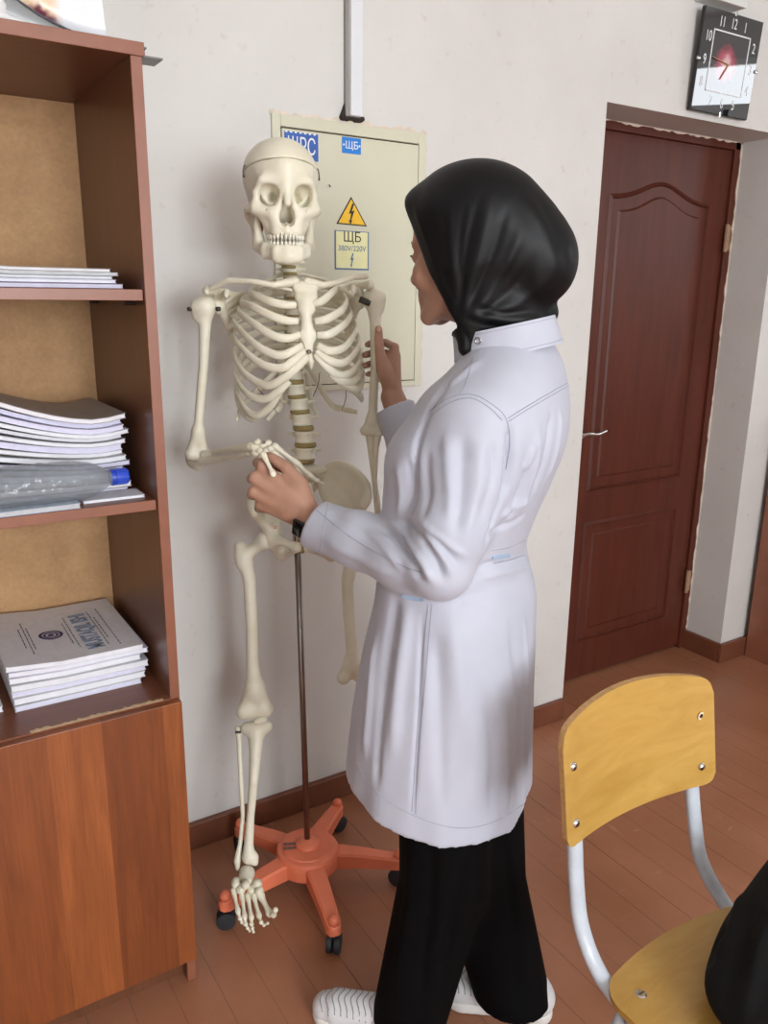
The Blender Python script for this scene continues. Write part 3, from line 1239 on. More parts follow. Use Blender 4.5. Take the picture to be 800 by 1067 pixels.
# cable duct above it
cd = empty('cable_duct', (1.09, WY, 1.893), 'white plastic cable duct running up the wall above the electrical panel', 'cable duct')
G().box((1.075, WY - 0.026, 1.896), (1.109, WY, CZ), 0.003).build('duct_cover', mat('duct_white', (222, 224, 228), 0.3, 0.02), cd)
G().box((1.068, WY - 0.012, 1.896), (1.075, WY, CZ)).build('duct_base', mat('duct_base_grey', (150, 146, 140), 0.6), cd)  # narrow strip in darker grey along the duct's left edge
g = SD()
for k in range(7):
    g.cap((1.062 + 0.009 * k, WY - 0.004, 1.893 + random.uniform(-0.003, 0.002)), (1.066 + 0.009 * k, WY - 0.004, 1.893 + random.uniform(-0.003, 0.006)), 0.006, k=0.004)
g.cap((1.062, WY - 0.003, 1.893), (1.070, WY - 0.003, 1.925), 0.007, 0.003, k=0.004)
sdf_obj('wall_hole', g, 0.0022, mat('hole_dark', (48, 40, 36), 0.9, 0.2, 60), cd)

# ================================================================== wall clock over the door
def clock():
    c = np.array([2.469, WY - 0.030, 2.203])
    tilt = math.radians(4.0)
    u = np.array([1.0, 0, 0])
    v = np.array([0, -math.sin(tilt), math.cos(tilt)])
    w = np.cross(u, v)                  # towards the room
    hs = 0.146
    e = empty('wall_clock', (2.469, WY, 2.06), 'square black glass wall clock with white numerals above the door', 'clock')
    def P(a, b, d=0.0):
        return c + u * a + v * b + w * d
    def slab(name, a0, a1, b0, b1, d0, d1, m, par, bev=0.0):
        M = frame(c, u, v)
        return G().box((a0, b0, d0), (a1, b1, d1), bev, M).build(name, m, par)
    slab('case', -hs, hs, -hs, hs, -0.012, 0.0, mat('clock_case', (18, 19, 22), 0.3), e, 0.002)
    tg = NT('clock_glass')
    tg.b.inputs['Base Color'].default_value = (0.012, 0.014, 0.017, 1)
    tg.b.inputs['Roughness'].default_value = 0.012
    tg.b.inputs['IOR'].default_value = 2.0
    gl = slab('glass_face', -hs + 0.002, hs - 0.002, -hs + 0.002, hs - 0.002, 0.0, 0.003, tg.m, e)
    # picture field with a red flower
    t = NT('clock_picture')
    tc = t.node('ShaderNodeTexCoord')
    sub = t.node('ShaderNodeVectorMath', operation='SUBTRACT')
    geo = t.node('ShaderNodeNewGeometry')
    t.link(geo.outputs['Position'], sub.inputs[0])
    fc = P(-0.012, 0.005)
    sub.inputs[1].default_value = tuple(fc)
    ln = t.node('ShaderNodeVectorMath', operation='LENGTH')
    t.link(sub.outputs[0], ln.inputs[0])
    ns = t.noise(geo.outputs['Position'], 38, 3)
    add = t.node('ShaderNodeMath', operation='MULTIPLY_ADD')
    t.link(ns, add.inputs[0])
    add.inputs[1].default_value = 0.05
    t.link(ln.outputs['Value'], add.inputs[2])
    col = t.ramp(add.outputs[0], [(0.03, lin((226, 200, 204))), (0.05, lin((176, 74, 96))), (0.068, lin((132, 48, 66))), (0.085, lin((44, 40, 46)))])
    t.link(col, t.b.inputs['Base Color'])
    t.b.inputs['Roughness'].default_value = 0.02
    t.b.inputs['IOR'].default_value = 2.0
    slab('picture', -0.09, 0.09, -0.082, 0.088, 0.003, 0.0034, t.m, gl)
    M_CW = mat('clock_white', (228, 230, 232), 0.4, 0.02)
    g = G()
    for a0, a1, b0, b1 in ((-0.093, 0.093, 0.0865, 0.0905), (-0.093, 0.093, -0.0845, -0.0805), (-0.093, -0.089, -0.0845, 0.0905), (0.089, 0.093, -0.0845, 0.0905)):
        g.box((a0, b0, 0.003), (a1, b1, 0.0042), 0, frame(c, u, v))
    g.build('silver_border', M_CW, gl)
    for s, a, b in (('12', 0.0, 0.115), ('1', 0.058, 0.113), ('2', 0.116, 0.062), ('3', 0.117, 0.0), ('4', 0.116, -0.062), ('5', 0.058, -0.112), ('6', 0.0, -0.113), ('7', -0.058, -0.112), ('8', -0.116, -0.062), ('9', -0.117, 0.0), ('10', -0.114, 0.066), ('11', -0.058, 0.113)):
        text_part('numeral', s, M_CW, gl, frame(P(a, b, 0.0035), u, v), 0.042, 0.0003, sx=0.72)
    g = G()
    g.tube([P(0, 0, 0.007), P(-0.085, 0.012, 0.007)], [0.0028, 0.001], 6)
    g.build('minute_hand', mat('hand_gold', (206, 168, 128), 0.3, metal=0.6), gl)
    G().tube([P(0, 0, 0.0055), P(-0.03, -0.045, 0.0055)], [0.0032, 0.0015], 6).build('hour_hand', MATS['hand_gold'], gl)
    for a, b in ((0, hs - 0.004), (0, -hs + 0.004), (-hs + 0.002, 0), (hs - 0.002, 0)):
        g = G()
        ax = np.array([1, 0]) if b == 0 else np.array([0, 1])
        s_ = np.sign(a + b)
        q0, q1 = P(a - s_ * 0.004 * ax[0], b - s_ * 0.004 * ax[1], 0.0045), P(a + s_ * 0.01 * ax[0], b + s_ * 0.01 * ax[1], 0.0045)
        g.tube([q0, q1], 0.005, 8, flat=0.5, outv=w)
        g.build('clip', M_CHROME, e, auto=40)


clock()
jb = empty('junction_box', (2.42, WY, 2.365), 'white plastic cable box on the wall just above the clock', 'junction box')
G().box((2.315, WY - 0.055, 2.366), (2.505, WY, 2.46), 0.004).build('box_body', mat('box_white', (218, 218, 214), 0.4, 0.02), jb)
G().box((2.312, WY - 0.062, 2.392), (2.508, WY - 0.055, 2.463), 0.003).build('box_lid', MATS['box_white'], jb)
G().box((2.39, WY - 0.03, 2.462), (2.43, WY, CZ), 0.003).build('duct', MATS['box_white'], jb)

# brown cupboard right of the door
rc = empty('side_cupboard', (3.2, 1.6, 0), 'brown wooden cupboard standing against the wall right of the door', 'cupboard')
M_RC = wood('cupboard_veneer', (104, 54, 30), (128, 70, 40), 'z', 0.4)
G().box((3.025, 1.45, 0.03), (3.043, WY - 0.025, 1.02)).build('side_panel', M_RC, rc)
G().box((3.620, 1.45, 0.03), (3.640, WY - 0.025, 1.02)).build('side_panel', M_RC, rc)
G().box((3.020, 1.44, 1.02), (3.645, WY - 0.025, 1.04), 0.002).build('top_board', M_RC, rc)
G().box((3.043, WY - 0.04, 0.03), (3.620, WY - 0.03, 1.02)).build('back_panel', M_RC, rc)
for a, b in ((3.030, 3.330), (3.334, 3.636)):
    d = G().box((a, 1.432, 0.06), (b, 1.45, 1.015), 0.002).build('door', M_RC, rc)
    G().box(((b - 0.03) if a < 3.3 else a + 0.015, 1.412, 0.6), ((b - 0.015) if a < 3.3 else a + 0.03, 1.432, 0.72), 0.003).build('handle', M_CHROME, d)
G().box((3.035, 1.47, 0.0), (3.630, WY - 0.04, 0.03)).build('plinth', M_RC, rc)
# lower side trim nearer the photographer
G().box((3.018, 1.45, 0.0), (3.025, WY - 0.025, 1.02), 0.001).build('edge_strip', M_EDGE, rc)
# ================================================================== stand of the skeleton
M_ORANGE = mat('stand_orange', (230, 124, 90), 0.45, 0.05, 12, 0.06, 60)
M_STEEL = mat('pole_steel', (150, 142, 136), 0.28, 0.05, metal=1.0)
M_RUBBER = mat('caster_rubber', (40, 44, 48), 0.55, 0.1, 40)
st = empty('skeleton_stand', (SK[0], SK[1], 0), 'orange five-legged roller stand with a steel pole under the skeleton', 'stand')
g = G().lathe([(0.03, 0.062), (0.074, 0.064), (0.079, 0.070), (0.079, 0.108), (0.076, 0.114), (0.071, 0.116), (0.064, 0.1165), (0.062, 0.120), (0.034, 0.122)], (SK[0], SK[1], 0), n=48)
hub = g.build('hub', M_ORANGE, st, auto=35)
G().lathe([(0.031, 0.119), (0.031, 0.125), (0.026, 0.132), (0.014, 0.138), (0.009, 0.140)], (SK[0], SK[1], 0), n=32).build('pole_socket', M_ORANGE, hub, smooth=True)
lab = G()
lc = np.array([SK[0], SK[1], 0.1225])
ex = np.array([SKN[1], -SKN[0], 0.0])     # image-right
fw = np.array([-SKN[0], -SKN[1], 0.0])    # towards the camera
for k in range(3):
    for j in range(2):
        o = lc - ex * (0.056 - 0.011 * k) + fw * (-0.004 + 0.016 * j)
        lab.tube([o - ex * 0.005, o + ex * 0.005], 0.0045, 6, flat=0.12, outv=(0, 0, 1))
lab.build('worn_label', mat('label_grey', (112, 92, 88), 0.6, 0.1, 80), hub)
for a in (-174, -102, -30, 42, 114):
    ar = math.radians(a)
    u = np.array([math.cos(ar), math.sin(ar), 0])
    w = np.array([-math.sin(ar), math.cos(ar), 0])
    c0 = np.array([SK[0], SK[1], 0.0])
    V, F = [], []
    secs = [(0.065, 0.0245, 0.066, 0.108), (0.13, 0.0215, 0.064, 0.101), (0.195, 0.0185, 0.058, 0.090), (0.230, 0.0175, 0.052, 0.083), (0.244, 0.013, 0.053, 0.079), (0.250, 0.006, 0.056, 0.075)]
    for r_, hw, zl, zh in secs:
        b_ = 0.005
        for s_, z_ in ((-1, zl), (1, zl), (1, zh - b_), (1 - b_ / hw, zh), (-1 + b_ / hw, zh), (-1, zh - b_)):
            V.append(c0 + u * r_ + w * hw * s_ + np.array([0, 0, z_]))
    for k in range(len(secs) - 1):
        for j in range(6):
            l = (j + 1) % 6
            F.append((k * 6 + j, k * 6 + l, (k + 1) * 6 + l, (k + 1) * 6 + j))
    F += [tuple(range(6))[::-1], tuple((len(secs) - 1) * 6 + j for j in range(6))]
    leg = G().add(V, F).build('leg', M_ORANGE, st, auto=40)
    e_ = c0 + u * 0.233
    G().lathe([(0.0135, 0.078), (0.0135, 0.088), (0.010, 0.096), (0.004, 0.099)], e_, n=18).build('cap', M_ORANGE, leg, smooth=True)
    cs = G()
    wa = unit(w * math.cos(0.5) + u * math.sin(0.5))
    for s_ in (-1, 1):
        cs.lathe([(0.015, -0.008), (0.0225, -0.006), (0.0235, 0.0), (0.0225, 0.006), (0.012, 0.008)], e_ + np.array([0, 0, 0.0236]) + wa * s_ * 0.0095, wa, 20)
    cs.tube([e_ + np.array([0, 0, 0.02]), e_ + np.array([0, 0, 0.06])], 0.007, 10)
    cs.build('caster', M_RUBBER, leg, auto=40)
PTOP = S(309.5, 560, 0.0)
G().tube([(SK[0], SK[1], 0.13), PTOP], 0.0075, 14).build('pole', M_STEEL, st, smooth=True)
G().tube([PTOP - np.array([0, 0, 0.035]), PTOP + np.array([0, 0, 0.05])], 0.0105, 12).build('pole_clamp', M_CHROME, st, smooth=True)

# ================================================================== skeleton
def bone_material():
    t = NT('bone_plastic')
    v = t.coord('World')
    a = t.ramp(t.noise(v, 14, 5, 0.6), [(0.25, lin((222, 215, 190))), (0.7, lin((236, 231, 212)))])
    t.link(a, t.b.inputs['Base Color'])
    t.b.inputs['Roughness'].default_value = 0.42
    t.b.inputs['Subsurface Weight'].default_value = 0.0
    t.bump(t.noise(v, 120, 4), 0.10, 0.003)
    return t.m


BONE = bone_material()
M_DISC = mat('disc_olive', (150, 132, 84), 0.55, 0.06, 50, coord='World')
M_WIRE = mat('wire_grey', (120, 118, 112), 0.4, 0.05, metal=0.7)
M_DARKB = mat('spring_dark', (74, 70, 64), 0.45, 0.1, metal=0.4)
M_RED = mat('vessel_red', (150, 84, 60), 0.6, 0.2, 60)
sk = empty('skeleton', (SK[0], SK[1], 0.0), 'life-size plastic human skeleton hanging on an orange roller stand', 'skeleton')
UP = np.array([0, 0, 1.0])


def L(x, y, z):
    """skeleton frame: x image-right, y towards the camera, z up"""
    return np.array([SK[0], SK[1], 0.0]) + ex * x + fw * y + UP * z


def loc_of(p):
    q = np.asarray(p) - np.array([SK[0], SK[1], 0.0])
    return np.array([q @ ex, q @ fw, q[2]])


# ---- skull
SKC = S(294, 209, 0.055)
yw = math.radians(7)
sx_ = ex * math.cos(yw) - fw * math.sin(yw) * -1 * -1
sx_ = unit(ex * math.cos(yw) - fw * math.sin(yw))
sy_ = unit(fw * math.cos(yw) + ex * math.sin(yw))
sz_ = UP.copy()
# the head is bowed a little to the camera
pt = math.radians(2)
sy_, sz_ = unit(sy_ * math.cos(pt) - sz_ * math.sin(pt)), unit(sz_ * math.cos(pt) + sy_ * math.sin(pt))
SM = np.array([sx_, sy_, sz_])
SCL = 1.03


def H(x, y, z):
    return SKC + (sx_ * x + sy_ * y + sz_ * z) * SCL


def hr(*r):
    return np.array(r) * SCL


def cranium():
    sd = SD()
    sd.ell(H(0, -0.030, 0.045), hr(0.0735, 0.086, 0.070), SM, k=0.02)
    sd.ell(H(0, 0.018, 0.040), hr(0.060, 0.066, 0.064), SM, k=0.02)
    return sd


CUT = 0.0535
cutn_ = unit(sz_ - sy_ * 0.17)
cap_ = cranium().plane(H(0, 0, CUT + 0.0020), -cutn_, 0.0015)
skull_e = None
sd = cranium()
sd.ell(H(0, -0.05, 0.0), hr(0.058, 0.062, 0.05), SM, k=0.02)            # occiput
sd.ell(H(0, -0.01, -0.012), hr(0.045, 0.06, 0.035), SM, k=0.02)         # base
for s in (-1, 1):
    sd.ell(H(s * 0.077, 0.040, 0.022), hr(0.018, 0.030, 0.034), SM, k=0.014, op='s')   # temple hollow
    sd.cap(H(s * 0.006, 0.076, 0.027), H(s * 0.040, 0.070, 0.030), 0.009, 0.0085, k=0.012)   # brow
    sd.cap(H(s * 0.046, 0.066, 0.027), H(s * 0.053, 0.054, 0.008), 0.0068, 0.0065, k=0.008)
    sd.cap(H(s * 0.053, 0.054, 0.008), H(s * 0.054, 0.053, -0.016), 0.0068, 0.009, k=0.007)
    sd.cap(H(s * 0.054, 0.053, -0.020), H(s * 0.026, 0.070, -0.028), 0.0115, 0.012, k=0.010)   # cheek
    sd.cap(H(s * 0.060, 0.044, -0.022), H(s * 0.069, 0.010, -0.019), 0.0062, 0.0046, k=0.008)   # arch
    sd.cap(H(s * 0.069, 0.010, -0.019), H(s * 0.064, -0.018, -0.016), 0.0046, 0.008, k=0.008)
    sd.cap(H(s * 0.056, -0.026, -0.028), H(s * 0.052, -0.020, -0.048), 0.016, 0.009, k=0.012)   # mastoid
    sd.cap(H(s * 0.020, 0.070, -0.028), H(s * 0.018, 0.072, -0.058), 0.013, 0.0125, k=0.012)   # upper jaw
    sd.cap(H(s * 0.028, 0.050, -0.036), H(s * 0.027, 0.045, -0.058), 0.013, 0.012, k=0.012)
    sd.cap(H(s * 0.040, 0.050, -0.030), H(s * 0.028, 0.058, -0.052), 0.010, 0.010, k=0.012)
    sd.cap(H(s * 0.010, 0.080, 0.010), H(s * 0.017, 0.074, -0.024), 0.0062, 0.008, k=0.008)    # beside nose
sd.cap(H(0, 0.076, -0.052), H(0, 0.079, -0.060), 0.014, 0.010, k=0.012)
sd.cap(H(0, 0.078, 0.020), H(0, 0.092, -0.010), 0.0085, 0.0072, k=0.008)       # nasal bone
sd.cap(H(0, 0.075, 0.026), H(0, 0.068, 0.05), 0.01, 0.02, k=0.02)
for s in (-1, 1):
    sd.ell(H(s * 0.0325, 0.074, 0.004), hr(0.0190, 0.030, 0.0185), SM, k=0.004, op='s')    # orbit
    sd.cap(H(s * 0.030, 0.068, 0.003), H(s * 0.019, 0.030, 0.002), 0.0150, 0.006, k=0.005, op='s')
    sd.ell(H(s * 0.0062, 0.090, -0.0345), hr(0.0078, 0.030, 0.0165), SM, k=0.002, op='s')  # nose opening
    sd.cap(H(s * 0.0065, 0.085, -0.038), H(s * 0.0065, 0.045, -0.036), 0.0070, 0.005, k=0.003, op='s')
    sd.cap(H(s * 0.0375, 0.10, -0.022), H(s * 0.0375, 0.070, -0.022), 0.0016, k=0.001, op='s')
sd.plane(H(0, 0, CUT), cutn_, 0.0015)
skull = sdf_obj('skull', sd, 0.0021, BONE, sk)
sdf_obj('skullcap', cap_, 0.0024, BONE, skull)
md = SD()
for s in (-1, 1):
    for dz, r_ in ((0.0, 0.0075), (-0.014, 0.0082)):
        md.chain([H(0, 0.084, -0.091 + dz), H(s * 0.020, 0.080, -0.091 + dz), H(s * 0.038, 0.050, -0.086 + dz), H(s * 0.049, 0.010, -0.078 + dz * 0.8)], [r_, r_, r_ * 0.95, r_ * 0.85], k=0.012, kk=0.008)
    md.chain([H(s * 0.049, 0.010, -0.082), H(s * 0.053, 0.000, -0.055), H(s * 0.056, -0.004, -0.025)], [0.011, 0.0085, 0.0065], k=0.012)
    md.chain([H(s * 0.048, 0.022, -0.072), H(s * 0.051, 0.020, -0.050), H(s * 0.052, 0.024, -0.026)], [0.009, 0.0075, 0.004], k=0.012)
    md.cap(H(s * 0.010, 0.086, -0.104), H(s * 0.014, 0.084, -0.106), 0.008, k=0.01)
md.cap(H(0, 0.087, -0.102), H(0, 0.086, -0.106), 0.009, k=0.01)
jaw = sdf_obj('lower_jaw', md, 0.0021, BONE, skull)


def tooth_row(z, up, name, par):
    g_ = G()
    n_ = 14
    for k in range(n_):
        a = math.radians(-82 + 164 * k / (n_ - 1))
        cx_, cy_ = 0.0335 * math.sin(a), 0.042 + 0.046 * math.cos(a)
        big = abs(k - 6.5)
        wd = 0.0056 if big < 1 else 0.0050 if big < 3 else 0.0056
        lg = (0.0078 if big < 1 else 0.007) * (1 if up else 0.85)
        c_ = H(cx_, cy_, z)
        tdir = unit(sx_ * math.cos(a) * 0.0335 - sy_ * math.sin(a) * 0.046)
        nd = unit(np.cross(tdir, sz_))
        bm = bmesh.new()
        bmesh.ops.create_cube(bm, size=2.0)
        bmesh.ops.bevel(bm, geom=list(bm.edges), offset=0.5, segments=2, affect='EDGES')
        M = Matrix.Identity(4)
        for i_ in range(3):
            M[i_][0], M[i_][1], M[i_][2], M[i_][3] = tdir[i_] * wd / 2 * 1.05, nd[i_] * 0.0032, sz_[i_] * lg, c_[i_]
        g_.bm(bm, M)
    return g_.build(name, mat('tooth_ivory', (238, 234, 218), 0.3, 0.03, 60), par, smooth=True)


tooth_row(-0.0685, True, 'upper_teeth', skull)
tooth_row(-0.0805, False, 'lower_teeth', skull)
for s in (-1, 1):
    g = G()
    g.tube(catmull([H(s * 0.066, -0.004, 0.062), H(s * 0.0705, -0.003, 0.058), H(s * 0.0725, -0.003, 0.046), H(s * 0.072, -0.003, 0.042)], 4), 0.0012, 6)
    g.lathe([(0.0028, 0), (0.0018, 0.003)], H(s * 0.071, -0.003, 0.041), sx_ * s, 10)
    g.build('cap_hook', M_DARKB, skull)
    g = G()
    g.tube(catmull([H(s * 0.046, 0.018, -0.038), H(s * 0.043, 0.02, -0.05), H(s * 0.044, 0.02, -0.058)], 4), 0.004, 8)
    g.build('jaw_spring', M_RED if s < 0 else M_WIRE, skull)

# ---- spine
SPX = loc_of(S(312, 420, -0.02))[0]


def vertebra(c, w, d, h, parent_name, tp, sp, up=UP, detail=0.0025, drop=0.3):
    """body with a waist, two transverse processes and a spinous process"""
    sd = SD()
    MM = np.array([ex, fw, UP])
    for dz in (-0.42, 0.42):
        sd.ell(c + UP * dz * h, (w, d, h * 0.24), MM, k=0.004)
    sd.ell(c, (w * 0.86, d * 0.88, h * 0.55), MM, k=0.006)
    b = c - fw * (d + 0.012)
    for s in (-1, 1):
        sd.cap(c - fw * d * 0.7 + ex * s * w * 0.6 + UP * h * 0.1, b + ex * s * w * 0.75, 0.0055, 0.006, k=0.006)
        sd.cap(b + ex * s * w * 0.7, b + ex * s * tp - fw * 0.004 + UP * 0.002, 0.0055, 0.0038, k=0.006)
        sd.cap(b + ex * s * w * 0.6 + UP * h * 0.5, b + ex * s * w * 0.6 - UP * h * 0.6, 0.0048, k=0.005)
        sd.cap(b + ex * s * w * 0.6, b - fw * 0.012, 0.005, k=0.006)
    sd.cap(b - fw * 0.012, b - fw * (0.012 + sp) - UP * sp * drop, 0.005, 0.0055, k=0.006)
    return sdf_obj(parent_name, sd, detail, BONE, sk)


LUM = [(308.5, 406, 20.0), (311, 421, 21), (314.5, 437, 22.5), (317.5, 455, 23.5), (317.5, 472, 24.0)]
DISC = [(307.5, 398, 19.5), (309.5, 413, 20.5), (312.5, 429, 22), (316.2, 446, 23.5), (318.2, 463.5, 24.5), (316.5, 480, 24.0)]
SPD = -0.01
for (px, py, wpx) in LUM:
    c = S(px, py, SPD)
    hw = wpx / 2 / 497
    vertebra(c, hw, hw * 0.72, 0.0245, 'lumbar_vertebra', 0.036, 0.03)
for (px, py, wpx) in DISC:
    c = S(px, py, SPD)
    hw = wpx / 2 / 497 * 0.985
    g = G().lathe([(hw * 0.9, -0.0055), (hw, -0.003), (hw * 1.01, 0.0), (hw, 0.003), (hw * 0.9, 0.0055)], (0, 0, 0), n=24)
    for i_, p in enumerate(g.v):
        q = c + ex * p[0] + fw * p[1] * 0.74 + UP * p[2]
        g.v[i_] = tuple(q)
    g.build('spinal_disc', M_DISC, sk, smooth=True)
# thoracic column, curved backwards
zt0, zt1 = loc_of(S(307, 391, SPD))[2], 1.512
TZ = np.linspace(zt1, zt0, 12)
xs0 = loc_of(S(307, 391, SPD))[0]
TV = []
for k, z in enumerate(TZ):
    t = k / 11
    yy = -0.022 - 0.034 * math.sin(math.pi * (0.15 + 0.80 * t)) + 0.012 * t
    xx = xs0 + (loc_of(S(303, 290, 0))[0] - xs0) * (1 - t)
    c = L(xx, yy, z)
    TV.append(c)
    hw = 0.0125 + 0.005 * t
    vertebra(c, hw, hw * 0.85, 0.018, 'thoracic_vertebra', 0.028 - 0.006 * t, 0.03, detail=0.003, drop=0.9)
    if k < 11:
        c2 = L(xx, yy - 0.001, (z + TZ[k + 1]) / 2)
        G().lathe([(hw * 0.95, -0.003), (hw * 1.02, 0), (hw * 0.95, 0.003)], c2, n=16).build('spinal_disc', M_DISC, sk, smooth=True)
# neck
CV0, CV1 = loc_of(TV[0]), loc_of(H(0, -0.012, -0.040))
for k in range(7):
    t = (k + 0.8) / 7.4
    q = CV0 * (1 - t) + CV1 * t
    q[1] += 0.018 * math.sin(math.pi * t)
    c = L(*q)
    if k >= 5:
        sd = SD()
        for a in range(10):
            a0, a1 = 2 * math.pi * a / 10, 2 * math.pi * (a + 1) / 10
            sd.cap(c + ex * 0.025 * math.cos(a0) + fw * 0.014 * math.sin(a0), c + ex * 0.025 * math.cos(a1) + fw * 0.014 * math.sin(a1), 0.006, k=0.004)
        sdf_obj('neck_vertebra', sd, 0.0025, BONE, sk)
    else:
        vertebra(c, 0.0155, 0.010, 0.014, 'neck_vertebra', 0.030, 0.018, detail=0.0025)
        c2 = L(*(q - np.array([0, 0, 0.008])))
        G().lathe([(0.0145, -0.003), (0.0152, 0), (0.0145, 0.003)], c2, n=16).build('spinal_disc', M_DISC, sk, smooth=True)
    for s in (-1, 1):
        if k >= 3:
            G().tube([c + ex * s * 0.017 + fw * 0.012 - UP * 0.006, c + ex * s * 0.018 + fw * 0.012 + UP * 0.006], 0.003, 8).build('artery', M_RED, sk)

# ---- breastbone
sd = SD()
man = [S(303, 296, 0.105), S(333, 296, 0.105)]
sd.cap(S(308, 298, 0.106), S(328, 298, 0.106), 0.011, k=0.01)
sd.cap(S(312, 310, 0.112), S(326, 310, 0.112), 0.010, k=0.012)
sd.chain([S(318.5, 315, 0.115), S(319, 330, 0.124), S(320.5, 348, 0.133), S(322, 364, 0.138)], [0.0125, 0.0105, 0.0130, 0.009], k=0.012)
sd.cap(S(315, 322, 0.118), S(324, 322, 0.118), 0.009, k=0.01)
sd.cap(S(316, 350, 0.132), S(326, 350, 0.132), 0.009, k=0.01)
sd.ell(S(319, 333, 0.119), (0.03, 0.022, 0.2), np.array([ex, fw, UP]), k=0.004, op='i')
# flatten: cut the back
sternum = sdf_obj('breastbone', sd, 0.0025, BONE, sk)
sd = SD().chain([S(322.5, 368, 0.139), S(324, 377, 0.140), S(324.3, 384, 0.140)], [0.005, 0.0065, 0.0025], k=0.006)
sdf_obj('xiphoid', sd, 0.002, BONE, sternum)
G().lathe([(0.0045, 0), (0.0045, 0.003), (0.002, 0.005)], S(322, 366.5, 0.147), fw, 12).build('screw', M_STEEL, sternum)

# ---- ribs.  pixel lists from the breastbone outwards: (px, py, depth)
def cz(px, py):        # crop coordinates of the rib study -> photograph
    return 190 + px / 3.636, 270 + py / 3.636


RIBS = {
    -1: {
        1: [(418, 118, .103), (370, 108, .095), (320, 108, .06), (300, 116, .02)],
        2: [(432, 175, .120), (380, 172, .122), (330, 160, .115), (275, 138, .080), (255, 128, .03)],
        3: [(440, 236, .130), (390, 232, .134), (330, 212, .128), (262, 178, .095), (226, 166, .03)],
        4: [(448, 284, .136), (400, 300, .142), (345, 290, .138), (275, 248, .108), (216, 200, .04)],
        5: [(456, 326, .140), (410, 352, .147), (360, 364, .144), (285, 330, .115), (215, 265, .055), (196, 235, .01)],
        6: [(468, 348, .141), (420, 385, .148), (372, 413, .146), (290, 392, .118), (215, 325, .058), (197, 290, .01)],
        7: [(478, 368, .141), (430, 415, .147), (385, 450, .142), (318, 478, .120), (235, 432, .068), (198, 362, .01)],
        8: [(405, 462, .137), (370, 495, .130), (310, 530, .108), (245, 510, .070), (202, 440, .01)],
        9: [(372, 500, .124), (330, 560, .108), (280, 592, .086), (238, 565, .055), (204, 490, .0)],
        10: [(300, 585, .088), (262, 602, .066), (230, 583, .036), (206, 525, -.01)],
        11: [(206, 608, .028), (214, 590, .0), (230, 555, -.045)],
        12: [(322, 612, -.035), (345, 580, -.055), (375, 552, -.06)],
    },
    1: {
        1: [(492, 118, .103), (530, 106, .092), (570, 104, .05), (578, 112, .01)],
        2: [(494, 170, .120), (530, 158, .120), (568, 126, .095), (582, 112, .03)],
        3: [(502, 236, .130), (545, 228, .132), (600, 196, .105), (620, 168, .055), (618, 150, .01)],
        4: [(510, 288, .136), (555, 285, .138), (605, 255, .112), (634, 220, .055), (636, 200, .01)],
        5: [(512, 326, .140), (560, 348, .145), (612, 335, .118), (648, 290, .06), (656, 258, .0)],
        6: [(508, 346, .141), (560, 385, .147), (612, 392, .122), (655, 352, .065), (668, 315, .0)],
        7: [(504, 360, .141), (545, 405, .146), (592, 440, .130), (645, 425, .082), (677, 375, .0)],
        8: [(560, 432, .140), (600, 462, .124), (650, 462, .078), (680, 415, .0)],
        9: [(600, 466, .122), (640, 492, .090), (672, 488, .045), (684, 445, -.01)],
        10: [(640, 494, .085), (668, 515, .05), (680, 528, .01), (672, 505, -.045)],
        11: [(660, 580, .01), (610, 568, -.035), (560, 545, -.062)],
        12: [(514, 594, -.05), (498, 565, -.06), (490, 545, -.062)],
    },
}
for side, rr in RIBS.items():
    for n_, pts in rr.items():
        tv = loc_of(TV[n_ - 1])
        fr_ = [S(*cz(a, b), d) for a, b, d in pts]
        last = loc_of(fr_[-1])
        zv = tv[2] + 0.002
        lat = abs(last[0] - tv[0])
        bk_ = []
        if n_ <= 10:
            w = max(lat, 0.045)
            zl = last[2]
            bk_.append(L(tv[0] + side * 0.95 * w, -0.045, zl + (zv - zl) * 0.42))
            bk_.append(L(tv[0] + side * 0.72 * w, tv[1] - 0.042, zl + (zv - zl) * 0.72))
            bk_.append(L(tv[0] + side * 0.42 * w, tv[1] - 0.046, zl + (zv - zl) * 0.94))
        bk_.append(L(tv[0] + side * 0.026, tv[1] - 0.020, zv))
        bk_.append(L(tv[0] + side * 0.013, tv[1] - 0.006, zv))
        P = catmull(fr_ + bk_, 7)
        cen = L(tv[0], 0.03, 0)
        out = P - cen
        out[:, 2] = 0
        out += 1e-6
        m_ = len(P)
        nf = len(fr_)
        wr = [0.0068] + [0.0086] * 4 + [0.0078] * 3 + [0.0050]
        if n_ == 1:
            wr = [0.0075] * 8
        if n_ >= 11:
            wr = [0.0045, 0.0068, 0.0072, 0.0065, 0.0045]
        if n_ == 10 and side == 1:
            wr = [0.0060, 0.009, 0.0105, 0.0105, 0.008, 0.005]
        if n_ == 1:
            g = G().tube(P, wr, 10, flat=0.5, outv=UP)
        else:
            g = G().tube(P, wr, 10, flat=0.52, outv=out)
        g.build('rib', BONE, sk, smooth=True)
# costal-margin wires
for a, b in (((285, 490), (360, 585)), ((520, 430), (495, 520)), ((620, 490), (604, 572))):
    G().tube(catmull([S(*cz(*a), 0.05), S(*cz((a[0] + b[0]) / 2 + 6, (a[1] + b[1]) / 2), 0.02), S(*cz(*b), -0.01)], 5), 0.0009, 5).build('tie_wire', M_WIRE, sk)

